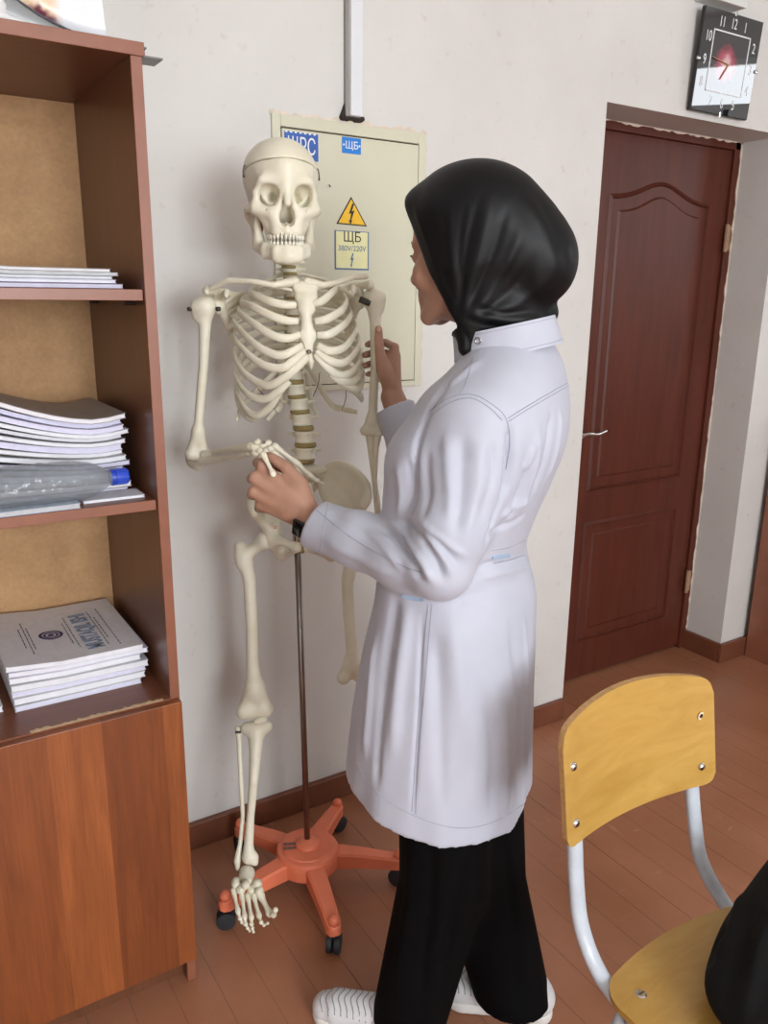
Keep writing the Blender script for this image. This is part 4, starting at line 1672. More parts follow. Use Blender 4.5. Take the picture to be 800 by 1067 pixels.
# ---- shoulder girdle
for side, pts in ((-1, [(307, 293, .108), (285, 297, .112), (262, 293, .10), (238, 292, .075), (221, 300, .045)]), (1, [(320, 294, .108), (337, 297, .112), (352, 294, .10), (368, 289, .07), (381, 288, .045)])):
    P = [S(*p) for p in pts]
    sd = SD().chain(P, [0.0095, 0.0065, 0.0055, 0.006, 0.0065], k=0.008)
    sdf_obj('collarbone', sd, 0.0025, BONE, sk)
for side in (-1, 1):
    if side < 0:
        acro, glen, cora = S(216, 303, .03), S(229, 318, 0.0), S(236, 306, .06)
        sup, inf, med = S(252, 304, -.06), S(243, 354, -.075), S(262, 318, -.085)
    else:
        acro, glen, cora = S(385, 297, .03), S(374, 313, 0.0), S(368, 302, .06)
        sup, inf, med = S(349, 298, -.06), S(362, 348, -.075), S(341, 314, -.085)
    sd = SD()
    for t in np.linspace(0, 1, 7):
        a = sup * (1 - t) + inf * t if t < 1 else inf
        m_ = sup * (1 - t) ** 2 + 2 * med * t * (1 - t) + inf * t * t
        sd.cap(glen * (1 - t * 0.92) + inf * t * 0.92, m_, 0.0042, 0.0036, k=0.014)
    sd.chain([glen, glen * 0.5 + inf * 0.5, inf], [0.009, 0.006, 0.006], k=0.01)
    sd.ell(glen + ex * side * 0.004, (0.010, 0.014, 0.018), np.array([ex, fw, UP]), k=0.01)
    sd.chain([med * 0.9 + sup * 0.1, (sup + acro) / 2 - fw * 0.02, acro], [0.0045, 0.0065, 0.0085], k=0.012)
    sd.cap(acro, acro + fw * 0.016 - UP * 0.002, 0.0085, 0.007, k=0.008)
    sd.chain([glen + UP * 0.012, cora + UP * 0.004, cora + fw * 0.012 - UP * 0.004], [0.008, 0.0065, 0.0055], k=0.008)
    sdf_obj('shoulder_blade', sd, 0.003, BONE, sk)
# right arm of the skeleton (image left): upper arm hanging, forearm lifted forwards
ELB = S(206, 470, 0.01)
sd = SD()
h0 = S(214, 319, 0.012)
sd.ell(h0, (0.0215, 0.022, 0.0215), k=0.01)
sd.cap(S(204, 320, 0.014), S(205, 330, 0.01), 0.013, 0.010, k=0.012)
sd.chain([h0, S(213, 345, 0.01), S(212, 380, 0.008), S(208, 425, 0.008), S(206, 452, 0.01)], [0.017, 0.0122, 0.0105, 0.0098, 0.0105], k=0.012)
sd.cap(S(205, 450, 0.01), S(199, 472, 0.012), 0.010, 0.0105, k=0.012)
sd.cap(S(207, 450, 0.01), S(213, 474, 0.006), 0.010, 0.011, k=0.012)
sd.cap(S(199, 474, 0.014), S(214, 475, 0.008), 0.0115, k=0.01)
sdf_obj('upper_arm_bone', sd, 0.003, BONE, sk)
for p, d in ((S(198, 322, 0.02), -ex), (S(227, 322, 0.022), ex)):
    G().lathe([(0.0040, -0.004), (0.0048, 0.0), (0.0045, 0.004), (0.003, 0.006)], p, d, 12).build('joint_bolt', M_DARKB, sk, smooth=True)
WR = S(264, 467, 0.155)
sd = SD()
sd.chain([S(202, 483, -0.012), S(210, 481, 0.02), S(232, 478, 0.075), S(259, 473, 0.145)], [0.0125, 0.010, 0.0062, 0.0058], k=0.01)
sd.cap(S(198, 478, -0.016), S(207, 486, 0.004), 0.011, 0.010, k=0.01)
sdf_obj('ulna', sd, 0.0025, BONE, sk)
sd = SD()
sd.chain([S(213, 474, 0.022), S(222, 472, 0.04), S(240, 468, 0.095), S(262, 466, 0.150)], [0.0105, 0.0068, 0.0068, 0.0105], k=0.009)
sdf_obj('radius', sd, 0.0025, BONE, sk)

# hand of the skeleton, held out and sagging to the right
hand = sdf_obj('hand', SD().cap(WR + UP * 0.002, WR + ex * 0.008, 0.0085, k=0.004).ell(WR + ex * 0.004 - UP * 0.010 + fw * 0.006, (0.009, 0.008, 0.007), k=0.003), 0.002, BONE, sk)
for a, b, c_ in ((8, 470, .163), (12, 464, .160), (15, 470, .166), (17, 462, .158), (20, 468, .168), (6, 461, .158), (11, 476, .168)):
    p = S(262 + a, b, c_)
    sdf_obj('carpal', SD().ell(p, (0.0078, 0.0065, 0.0066), k=0.002).ell(p + ex * 0.003 + UP * 0.002, (0.005, 0.006, 0.005), k=0.004), 0.0018, BONE, hand)


def phal(name, p0, p1, r, parent):
    p0, p1 = np.asarray(p0), np.asarray(p1)
    sd = SD().chain([p0, p0 * 0.65 + p1 * 0.35, p0 * 0.3 + p1 * 0.7, p1], [r * 1.25, r * 0.8, r * 0.72, r * 1.15], k=0.003)
    return sdf_obj(name, sd, 0.0017, BONE, parent)


FING = [
    [(285, 464, .168), (310, 483, .172), (324, 496, .166), (331, 501, .160), (336, 504, .155)],
    [(284, 470, .164), (310, 492, .164), (322, 507, .155), (326, 516, .145), (328, 522, .14)],
    [(281, 474, .160), (305, 498, .150), (315, 512, .140), (320, 522, .130), (322, 528, .125)],
    [(279, 476, .152), (300, 502, .138), (308, 514, .128), (312, 522, .12), (314, 527, .115)],
]
for f in FING:
    Pp = [S(*q) for q in f]
    for i_ in range(len(Pp) - 1):
        a, b = Pp[i_], Pp[i_ + 1]
        phal('metacarpal' if i_ == 0 else 'phalanx', a + (b - a) * 0.06, b - (b - a) * 0.06, 0.0060 - 0.0007 * i_, hand)
TH_ = [Q(274.5, 474, 0.002), Q(281, 485, 0.022), Q(284.5, 494, 0.026)]
phal('metacarpal', TH_[0], TH_[2], 0.0052, hand)
G().lathe([(0.003, -0.004), (0.003, 0.004)], S(275, 461, 0.172), fw, 10).build('wrist_screw', M_STEEL, hand)

# left arm of the skeleton (image right), hanging
sd = SD()
h1 = S(388, 311, 0.012)
sd.ell(h1, (0.0205, 0.021, 0.0205), k=0.01)
sd.cap(S(397, 310, 0.014), S(396, 322, 0.01), 0.011, 0.009, k=0.012)
sd.chain([h1, S(391, 335, 0.012), S(391, 375, 0.01), S(389, 415, 0.01), S(388, 438, 0.01)], [0.016, 0.0122, 0.0105, 0.0098, 0.011], k=0.012)
sd.cap(S(388, 436, 0.01), S(380, 449, 0.012), 0.010, 0.0095, k=0.012)
sd.cap(S(389, 436, 0.01), S(396, 450, 0.012), 0.010, 0.009, k=0.012)
sd.cap(S(380, 449, 0.014), S(394, 451, 0.014), 0.0088, k=0.008)
sdf_obj('upper_arm_bone', sd, 0.003, BONE, sk)
G().lathe([(0.0065, -0.012), (0.007, -0.004), (0.0065, 0.0), (0.007, 0.004), (0.006, 0.012)], S(380, 314, 0.03), ex - UP * 0.4, 12).build('joint_bolt', M_DARKB, sk, smooth=True)
sd = SD().chain([S(386, 452, 0.0), S(387, 470, 0.008), S(391, 510, 0.004), S(394, 560, 0.0)], [0.012, 0.0085, 0.006, 0.005], k=0.008)
sdf_obj('ulna', sd, 0.0025, BONE, sk)
sd = SD().chain([S(393, 457, 0.016), S(392, 466, 0.016), S(390, 500, 0.02), S(397, 560, 0.015)], [0.009, 0.006, 0.0062, 0.009], k=0.006)
sdf_obj('radius', sd, 0.0025, BONE, sk)
G().tube([S(398, 452, 0.02), S(402, 453, 0.02)], 0.0032, 8).build('joint_bolt', M_STEEL, sk)

# ---- pelvis
MM = np.array([ex, fw, UP])
hipc = loc_of(S(313, 540, 0.0))
px0 = loc_of(S(316, 500, 0))[0]
sacz = loc_of(S(316, 488, -0.02))[2]
sd = SD()
for k in range(6):
    t = k / 5
    sd.ell(L(px0, -0.018 - 0.045 * math.sin(t * 2.2), sacz - 0.004 - 0.105 * t), ((1 - t) * 0.042 + 0.012, 0.013, 0.016), MM, k=0.014)
    if k < 4:
        for s in (-1, 1):
            sd.cap(L(px0 + s * (0.018 - 0.002 * k), 0.002 - 0.045 * math.sin(t * 2.2), sacz - 0.012 - 0.105 * t), L(px0 + s * (0.018 - 0.002 * k), -0.03 - 0.045 * math.sin(t * 2.2), sacz - 0.012 - 0.105 * t), 0.0045, k=0.004, op='s')
sdf_obj('sacrum', sd, 0.003, BONE, sk)
for s in (-1, 1):
    if s > 0:
        crest = [S(378, 528, .055), S(383, 517, .035), S(380, 503, .010), S(368, 490, -.02), S(352, 484, -.045), S(338, 489, -.07)]
        acet = S(356, 560, 0.005)
    else:
        crest = [S(265, 536, .060), S(262, 525, .045), S(264, 510, .020), S(272, 495, -.01), S(286, 486, -.04), S(300, 490, -.07)]
        acet = S(283, 560, 0.005)
    sacj = L(px0 + s * 0.040, -0.045, sacz - 0.04)
    sd = SD()
    CR = catmull(crest, 5)
    base = catmull([acet + fw * 0.012 + UP * 0.02, acet + UP * 0.025 - ex * s * 0.006, sacj * 0.55 + acet * 0.45, sacj], 7)
    n_ = len(CR)
    for i_ in range(n_):
        b_ = base[int(round(i_ * (len(base) - 1) / (n_ - 1)))]
        mid = (CR[i_] + b_) / 2 - fw * 0.010 + ex * s * 0.006
        sd.chain([CR[i_], mid, b_], [0.0042, 0.0040, 0.0060], k=0.016)
    for i_ in range(n_ - 1):
        sd.cap(CR[i_], CR[i_ + 1], 0.0068, k=0.006)
    sd.ell(acet, (0.024, 0.026, 0.027), MM, k=0.014)
    pub = L(px0 - 0.004 + s * 0.011, 0.062, loc_of(S(315, 570, 0.06))[2])
    isc = loc_of(acet)
    isc = L(isc[0] - s * 0.022, -0.058, isc[2] - 0.062)
    sd.chain([acet + fw * 0.012, (acet + pub) / 2 + fw * 0.012 + UP * 0.004, pub], [0.016, 0.0095, 0.0095], k=0.012)
    sd.chain([pub, (pub + isc) / 2 - UP * 0.004 + fw * 0.006, isc], [0.0095, 0.0065, 0.012], k=0.010)
    sd.chain([acet - fw * 0.008 - UP * 0.01, isc], [0.018, 0.0145], k=0.014)
    sd.ell(acet + ex * s * 0.020 + fw * 0.006 - UP * 0.004, (0.018, 0.020, 0.020), MM, k=0.005, op='s')
    sdf_obj('hip_bone', sd, 0.003, BONE, sk)
psy = L(px0 - 0.004, 0.062, loc_of(S(315, 570, 0.06))[2])
sdf_obj('pubic_disc', SD().ell(psy, (0.006, 0.009, 0.015), MM, k=0.002), 0.002, M_DISC, sk)
G().lathe([(0.005, 0), (0.005, 0.004)], S(286.5, 549, 0.05), fw, 12).build('hip_screw', M_CHROME, sk)

# ---- legs
sd = SD()
sd.ell(S(276, 563, 0.012), (0.021, 0.021, 0.021), k=0.008)
sd.cap(S(274, 565, 0.01), S(257, 577, 0.004), 0.0125, 0.015, k=0.012)
sd.cap(S(250, 570, -0.004), S(252, 585, 0.0), 0.0135, 0.014, k=0.014)
sd.chain([S(254, 580, 0.0), S(260, 605, 0.006), S(262, 650, 0.012), S(263, 690, 0.012), S(265, 718, 0.008)], [0.018, 0.0150, 0.0138, 0.0145, 0.020], k=0.016)
sd.cap(S(263, 715, 0.006), S(256, 740, 0.004), 0.017, 0.0195, k=0.016)
sd.cap(S(267, 715, 0.006), S(275, 738, 0.004), 0.017, 0.0195, k=0.016)
sd.cap(S(254, 742, 0.012), S(276, 740, 0.012), 0.017, k=0.012)
sd.ell(S(265, 752, -0.012), (0.008, 0.03, 0.016), MM, k=0.008, op='s')
sdf_obj('thigh_bone', sd, 0.0032, BONE, sk)
sdf_obj('kneecap', SD().ell(S(271, 751, 0.028), (0.018, 0.008, 0.009), np.array([unit(ex + UP * 0.22), fw, unit(UP - ex * 0.22)]), k=0.004), 0.002, BONE, sk)
def SL(px, py, d=0.0):
    # the lower leg hangs a little forwards
    return S(px, py, d + 0.015 + 0.085 * min(1.0, max(0.0, (py - 757) / 140.0)))


sd = SD()
sd.cap(SL(257, 759, 0.0), SL(277, 757, 0.0), 0.0155, 0.0155, k=0.012)
sd.chain([SL(267, 762, 0.004), SL(266, 785, 0.010), SL(264, 815, 0.012), SL(261, 850, 0.008), SL(259, 880, 0.006), SL(259, 893, 0.008)], [0.021, 0.0145, 0.0112, 0.0096, 0.0115, 0.017], k=0.014)
sd.cap(SL(265, 893, 0.01), SL(266, 899, 0.014), 0.010, 0.0075, k=0.01)
sd.cap(SL(268, 772, 0.012), SL(264, 815, 0.020), 0.007, 0.004, k=0.012)
sdf_obj('shin_bone', sd, 0.003, BONE, sk)
sd = SD().chain([SL(248.5, 760, -0.010), SL(249, 770, -0.008), SL(251, 815, -0.006), SL(253, 850, -0.006), SL(250, 880, -0.006), SL(247, 897, 0.0), SL(247.5, 905, 0.002)], [0.010, 0.0062, 0.0058, 0.0055, 0.0058, 0.0085, 0.0055], k=0.008)
sdf_obj('calf_bone', sd, 0.0025, BONE, sk)
G().tube([SL(245, 763, 0.0), SL(251, 763, 0.0)], 0.003, 8).build('knee_bolt', M_DARKB, sk)

# foot
foot = sdf_obj('foot', SD().ell(SL(257, 911, 0.020), (0.019, 0.022, 0.014), MM, k=0.008).ell(SL(257, 913, -0.02), (0.015, 0.035, 0.016), MM, k=0.01).cap(SL(257, 908, 0.015), SL(259, 918, 0.045), 0.014, 0.011, k=0.01), 0.0025, BONE, sk)
for q, r in (((268, 921, .055), (0.010, 0.010, 0.009)), ((262, 927, .062), (0.0085, 0.011, 0.008)), ((251, 926, .055), (0.010, 0.012, 0.0085)), ((270, 928, .072), (0.0085, 0.010, 0.008)), ((246, 920, .040), (0.010, 0.013, 0.010)), ((256, 922, .060), (0.009, 0.009, 0.008))):
    sdf_obj('tarsal', SD().ell(SL(*q), np.array(r) * 1.2, MM, k=0.002).ell(SL(*q) + fw * 0.005 + UP * 0.003, np.array(r) * 1.05, MM, k=0.004), 0.0019, BONE, foot)
TOES = [
    [(271, 932, .078), (281, 952, .118), (285, 953, .132), (287, 948, .145)],
    [(264, 932, .075), (270, 955, .122), (272, 961, .135), (275, 964, .140), (279, 962, .145)],
    [(258, 932, .070), (262, 957, .120), (262, 963, .130), (263, 967, .136), (264, 971, .14)],
    [(252, 932, .064), (255, 956, .112), (256, 963, .122), (258, 967, .128), (260, 970, .132)],
    [(243, 927, .055), (248, 950, .100), (250, 957, .110), (252, 961, .115), (254, 963, .118)],
]
for j, f in enumerate(TOES):
    Pp = [SL(*q) for q in f]
    for i_ in range(len(Pp) - 1):
        a, b = Pp[i_], Pp[i_ + 1]
        rr_ = (0.0078 if j == 0 else 0.0058) * (1 - 0.14 * i_)
        phal('metatarsal' if i_ == 0 else 'phalanx', a + (b - a) * 0.05, b - (b - a) * 0.05, rr_, foot)

# left thigh bone (image right), lower leg missing
sd = SD()
sd.ell(S(352, 562, 0.012), (0.021, 0.021, 0.021), k=0.008)
sd.cap(S(355, 565, 0.01), S(368, 577, 0.004), 0.0125, 0.015, k=0.012)
sd.cap(S(373, 570, -0.004), S(371, 585, 0.0), 0.0135, 0.014, k=0.014)
sd.chain([S(368, 580, 0.0), S(362, 605, 0.006), S(363, 640, 0.012), S(366, 670, 0.012), S(368, 690, 0.008)], [0.018, 0.0142, 0.0130, 0.0140, 0.018], k=0.016)
sd.cap(S(366, 688, 0.006), S(358, 706, 0.010), 0.014, 0.0165, k=0.014)
sd.cap(S(368, 688, 0.006), S(374, 704, 0.004), 0.015, 0.0165, k=0.014)
sd.ell(S(366, 716, -0.008), (0.006, 0.03, 0.010), MM, k=0.006, op='s')
sdf_obj('thigh_bone', sd, 0.0032, BONE, sk)
# ================================================================== the person
def skin_material():
    t = NT('skin')
    v = t.coord('World')
    a = t.ramp(t.noise(v, 26, 4, 0.6), [(0.25, lin((162, 120, 99))), (0.75, lin((180, 138, 116)))])
    t.link(a, t.b.inputs['Base Color'])
    t.b.inputs['Roughness'].default_value = 0.48
    t.b.inputs['Subsurface Weight'].default_value = 0.08
    t.b.inputs['Subsurface Radius'].default_value = (0.01, 0.004, 0.002)
    t.bump(t.noise(v, 260, 3), 0.12, 0.002)
    return t.m


SKIN = skin_material()


def coat_material():
    t = NT('coat_cotton')
    v = t.coord('World')
    a = t.ramp(t.noise(v, 7, 3), [(0.3, lin((180, 183, 197))), (0.7, lin((189, 192, 205)))])
    t.link(a, t.b.inputs['Base Color'])
    t.b.inputs['Roughness'].default_value = 0.6
    t.b.inputs['Sheen Weight'].default_value = 0.15
    t.bump(t.noise(v, 420, 2), 0.08, 0.001)
    return t.m


M_COAT = coat_material()
M_SCARF = mat('scarf_satin', (9, 10, 12), 0.5, 0.1, 20, 0.05, 300, spec=0.26)
M_TROUSER = mat('trouser_black', (5, 5, 6), 0.85, 0.1, 20, 0.1, 200, spec=0.12)
M_SHOE = mat('shoe_white', (214, 214, 216), 0.55, 0.03, 40, 0.2, 200)
M_SHOEG = mat('shoe_grey', (138, 142, 148), 0.6, 0.05, 40)
M_SOLE = mat('sole_white', (224, 222, 218), 0.5, 0.03)

er = np.array([PEN[1], -PEN[0], 0.0])      # image right
en = np.array([PEN[0], PEN[1], 0.0])       # away from the camera


def heading(deg):
    a = math.radians(deg)
    F_ = unit(-er * math.cos(a) + en * math.sin(a))
    L_ = np.array([-F_[1], F_[0], 0.0])
    return L_, F_                            # her left, her front


pe = empty('person', (PE[0], PE[1], 0), 'person in a white lab coat, black headscarf and black trousers holding the skeleton', 'person')

# ---- body: one surface
TL, TF = heading(20)
HL, HF = heading(31)
tilt = math.radians(6)
HU = unit(UP * math.cos(tilt) + HF * math.sin(tilt) * 0.6)
HFt = unit(HF * math.cos(tilt) - UP * math.sin(tilt))
HM = np.array([HL, HFt, HU])
HC = Q(486, 264, 0.0)


def Hd(x, y, z):
    return HC + HL * x + HFt * y + HU * z


LSH, LEL, LWR = Q(497, 442, 0.125), Q(462, 592, 0.185), Q(324, 541, 0.015)
RSH, REL, RWR = Q(548, 412, -0.14), Q(452, 520, -0.27), Q(409, 414, -0.335)
body = SD()
k = 0.014
body.ell(Hd(0, -0.012, 0.032), (0.073, 0.093, 0.084), HM, k=k)
body.ell(Hd(0, 0.028, -0.028), (0.058, 0.060, 0.078), HM, k=k)
body.ell(Hd(0, 0.052, 0.035), (0.052, 0.040, 0.045), HM, k=k)
for s in (-1, 1):
    body.cap(Hd(s * 0.044, 0.012, -0.066), Hd(s * 0.018, 0.066, -0.096), 0.0185, 0.015, k=k)
    body.ell(Hd(s * 0.036, 0.060, -0.030), (0.023, 0.020, 0.025), HM, k=k)
    body.cap(Hd(s * 0.010, 0.086, 0.020), Hd(s * 0.042, 0.072, 0.020), 0.006, k=k)
    body.ell(Hd(s * 0.032, 0.090, 0.002), (0.015, 0.008, 0.009), HM, k=0.008, op='s')
    body.ell(Hd(s * 0.031, 0.074, 0.001), (0.012, 0.0125, 0.0115), HM, k=0.003)
    body.ell(Hd(s * 0.011, 0.096, -0.036), (0.007, 0.009, 0.006), HM, k=0.006)
body.ell(Hd(0, 0.072, -0.092), (0.017, 0.014, 0.015), HM, k=k)
body.cap(Hd(0, 0.086, 0.006), Hd(0, 0.106, -0.030), 0.0065, 0.0085, k=0.009)
body.cap(Hd(0, 0.072, -0.050), Hd(0, 0.074, -0.074), 0.022, 0.018, k=k)
body.cap(Hd(-0.018, 0.081, -0.059), Hd(0.018, 0.081, -0.059), 0.0055, k=0.006)
body.cap(Hd(-0.015, 0.081, -0.069), Hd(0.015, 0.081, -0.069), 0.006, k=0.006)
body.cap(Hd(-0.03, 0.094, -0.064), Hd(0.03, 0.094, -0.064), 0.0022, k=0.003, op='s')
NECK = Q(533, 362, 0.0)
body.cap(Hd(0, -0.022, -0.05), NECK, 0.052, 0.055, k=0.03)
# trunk
CHEST, WAIST, HIPC = Q(512, 452, 0.0), Q(477, 575, 0.0), Q(470, 680, 0.0)
TM = np.array([TL, TF, UP])
body.cap(NECK - UP * 0.01, CHEST + UP * 0.02, 0.05, 0.08, k=0.03)
body.ell(CHEST, (0.150, 0.095, 0.15), TM, k=0.05)
body.ell(WAIST, (0.120, 0.082, 0.14), TM, k=0.05)
body.ell(HIPC, (0.155, 0.110, 0.13), TM, k=0.05)
body.cap(NECK - UP * 0.09, LSH - UP * 0.01, 0.035, 0.040, k=0.03)
body.cap(NECK - UP * 0.09, RSH - UP * 0.01, 0.035, 0.040, k=0.03)
body.chain([LSH, LEL, LWR], [0.046, 0.038, 0.027], k=0.02)
body.chain([RSH, REL, RWR], [0.046, 0.038, 0.026], k=0.02)
# legs
LHIP, LKN, LAN = Q(468, 740, 0.06), Q(462, 915, 0.06), np.array([0.765, 1.095, 0.085])
RHIP, RKN, RAN = Q(492, 740, -0.05), Q(503, 915, -0.03), np.array([0.985, 1.022, 0.085])
FL, FF = heading(8)
for hip, kn, an in ((LHIP, LKN, LAN), (RHIP, RKN, RAN)):
    body.chain([hip, kn, an], [0.082, 0.055, 0.036], k=0.03)
    body.cap(an - UP * 0.03 - FF * 0.015, an - UP * 0.055 + FF * 0.13, 0.030, 0.022, k=0.02)

# ---- her left hand: fist closed round the skeleton's hand, back of the hand to the camera
HD0 = 0.0


def hp(px, py, d):
    return Q(px, py, d)


kn_ = [(273, 486, .000), (265, 498, .004), (264, 513, .002), (271, 526, -.004)]
pip = [(268, 482, -.042), (262, 499, -.040), (262, 516, -.038), (269, 530, -.034)]
dip = [(284, 484, -.060), (280, 501, -.062), (279, 518, -.058), (283, 531, -.050)]
tips = [(296, 490, -.050), (294, 506, -.052), (292, 521, -.048), (294, 533, -.042)]
wr = hp(320, 537, 0.012)
body.ell((hp(296, 511, -0.002) + wr) / 2, (0.030, 0.030, 0.017), np.array([unit(hp(270, 505, 0) - wr), unit(np.cross(en, unit(hp(270, 505, 0) - wr))), en]), k=0.012)
for i_ in range(4):
    r_ = [0.0100, 0.0104, 0.0098, 0.0086][i_]
    K_ = hp(*kn_[i_])
    body.cap(wr * 0.8 + K_ * 0.2 + UP * (0.012 - 0.008 * i_), K_, 0.0135, r_ * 1.06, k=0.012)
    body.chain([K_, hp(*pip[i_]), hp(*dip[i_]), hp(*tips[i_])], [r_ * 1.03, r_ * 0.95, r_ * 0.85, r_ * 0.72], k=0.0035)
body.chain([wr + UP * 0.012, hp(313, 505, -0.006), hp(297, 486, -0.014), hp(283, 477, -0.022), hp(277, 475, -0.030)], [0.017, 0.0155, 0.0115, 0.0098, 0.0078], k=0.008)

# ---- her right hand: wrapped round the skeleton's upper arm, thumb pointing up
D2 = -0.335


def gp(px, py, d):
    return Q(px, py, D2 + d)


wr2 = gp(409, 408, 0.0)
body.ell(gp(402, 384, -0.004), (0.019, 0.033, 0.014), np.array([unit(er * 0.8 - en * 0.6), unit(gp(399, 365, 0) - wr2), unit(er * 0.6 + en * 0.8)]), k=0.012)
kn2 = [(411, 362, -.004), (412, 372, -.012), (410, 382, -.018), (406, 391, -.022)]
pi2 = [(402, 357, -.046), (402, 368, -.052), (400, 379, -.054), (398, 389, -.050)]
di2 = [(388, 357, -.044), (386, 368, -.046), (386, 379, -.046), (388, 389, -.042)]
ti2 = [(383, 359, -.022), (380, 370, -.022), (380, 381, -.022), (383, 390, -.022)]
for i_ in range(4):
    r_ = [0.0092, 0.0096, 0.0092, 0.0082][i_]
    K_ = gp(*kn2[i_])
    body.cap(wr2 * 0.75 + K_ * 0.25, K_, 0.0135, r_ * 1.06, k=0.012)
    body.chain([K_, gp(*pi2[i_]), gp(*di2[i_]), gp(*ti2[i_])], [r_ * 1.03, r_ * 0.95, r_ * 0.85, r_ * 0.74], k=0.0035)
body.chain([wr2, gp(400, 386, 0.012), gp(395.5, 366, 0.020), gp(394.5, 353, 0.021), gp(394.5, 343, 0.018)], [0.018, 0.0165, 0.0108, 0.0098, 0.0080], k=0.006)
sdf_obj('body', body, 0.0032, SKIN, pe)
# nails, eyes, brows
M_NAIL = mat('nail', (206, 160, 140), 0.3, 0.03)
nb = gp(394.8, 342.5, 0.027)
sdf_obj('thumb_nail', SD().ell(nb, (0.0052, 0.0022, 0.007), np.array([er, en, UP]), k=0.001), 0.0012, M_NAIL, pe)
for s in (-1, 1):
    G().tube(catmull([Hd(s * 0.013, 0.0925, 0.021), Hd(s * 0.03, 0.0885, 0.026), Hd(s * 0.047, 0.075, 0.021)], 5), [0.0022, 0.003, 0.0015], 8, flat=0.5, outv=HFt).build('eyebrow', mat('brow_dark', (40, 30, 28), 0.7), pe)
    sdf_obj('eye', SD().ell(Hd(s * 0.031, 0.0815, 0.001), (0.0085, 0.0060, 0.0042), HM, k=0.001), 0.0012, mat('eye_dark', (44, 34, 32), 0.15), pe)
    G().tube(catmull([Hd(s * 0.020, 0.0875, 0.003), Hd(s * 0.031, 0.0905, 0.006), Hd(s * 0.043, 0.082, 0.003)], 5), 0.0013, 6).build('eyelash', MATS['brow_dark'], pe)
sdf_obj('lips', SD().chain([Hd(-0.020, 0.081, -0.0615), Hd(0, 0.0880, -0.060), Hd(0.020, 0.081, -0.0615)], 0.0036, k=0.003).chain([Hd(-0.018, 0.081, -0.067), Hd(0, 0.0885, -0.0695), Hd(0.018, 0.081, -0.067)], 0.0040, k=0.003), 0.0016, mat('lip', (166, 94, 86), 0.4, 0.05, 60), pe)

# ---- headscarf
sc = SD()
k = 0.03
sc.ell(Hd(0, -0.004, 0.052), (0.086, 0.104, 0.090), HM, k=k)
sc.cap(Hd(-0.035, 0.070, 0.082), Hd(0.035, 0.070, 0.082), 0.021, k=0.03)
sc.cap(Q(538, 262, 0.0), Q(556, 278, 0.0), 0.074, 0.064, k=0.05)
sc.cap(Q(515, 232, 0.0), Q(548, 262, 0.0), 0.082, 0.074, k=0.04)
sc.cap(Hd(0.0, -0.008, -0.03), Hd(0, -0.012, -0.075), 0.080, 0.068, k=0.04)
sc.cap(Q(514, 318, 0.0), Q(534, 352, 0.0), 0.064, 0.066, k=0.03)
sc.chain([Q(500, 320, 0.04), Q(489, 338, 0.045), Q(487, 362, 0.05)], [0.024, 0.021, 0.016], k=0.02)
sc.cap(Q(560, 322, 0.0), Q(568, 326, 0.0), 0.03, 0.022, k=0.01)
# opening for the face: slanted cut from the forehead to under the chin
pa, pb = Hd(0, 0.078, 0.070), Hd(0, -0.008, -0.105)
cutn = unit(np.cross(HL, pb - pa))
if cutn @ HFt < 0:
    cutn = -cutn
sc.ops.append(('i', lambda P: np.maximum((P - pa) @ cutn, -((P - Hd(0, 0, -0.112)) @ HU) * 0 - 1.0) - np.maximum(0, -((P - Hd(0, 0, -0.118)) @ HU)) * 3.0, 0.006))
V, F = sc.mesh(0.0036)
tr = bvh(V, F)


def casts(tree, pts, lift=0.0):
    out = [cast(tree, a, b, lift) for a, b in pts]
    return [o for o in out if o is not None]


fl_ = []
for pts, w, amp in (
    ([(500, 205), (488, 250), (482, 290), (478, 322)], 0.006, -0.0035), ([(512, 200), (500, 255), (490, 295), (483, 325)], 0.008, 0.004),
    ([(528, 215), (514, 262), (498, 300), (486, 326)], 0.007, -0.004), ([(545, 235), (528, 275), (508, 308), (490, 329)], 0.009, 0.004),
    ([(560, 262), (538, 296), (514, 318), (494, 330)], 0.008, -0.004), ([(575, 285), (548, 310), (522, 324), (498, 333)], 0.009, 0.0035),
    ([(470, 215), (470, 250), (473, 285), (476, 315)], 0.007, 0.003), ([(484, 210), (479, 255), (478, 290)], 0.005, -0.0025),
    ([(545, 205), (565, 235), (575, 265), (578, 290)], 0.012, 0.003), ([(556, 200), (580, 245), (590, 280)], 0.008, -0.002),
    ([(490, 318), (520, 326), (555, 325)], 0.005, -0.004), ([(487, 326), (520, 333), (560, 331)], 0.005, 0.003), ([(484, 332), (515, 340), (550, 338)], 0.004, -0.003),
    ([(482, 345), (488, 355), (486, 368)], 0.004, -0.003), ([(430, 205), (440, 240), (456, 285), (474, 320)], 0.004, 0.002),
):
    P_ = casts(tr, pts)
    if len(P_) > 1:
        fl_.append((P_, w, amp))
V = strokes(V, F, [(a_, b_, c_ * 0.7) for a_, b_, c_ in fl_])
scarf = mesh_obj('headscarf', V, F, M_SCARF, pe, smooth=True)

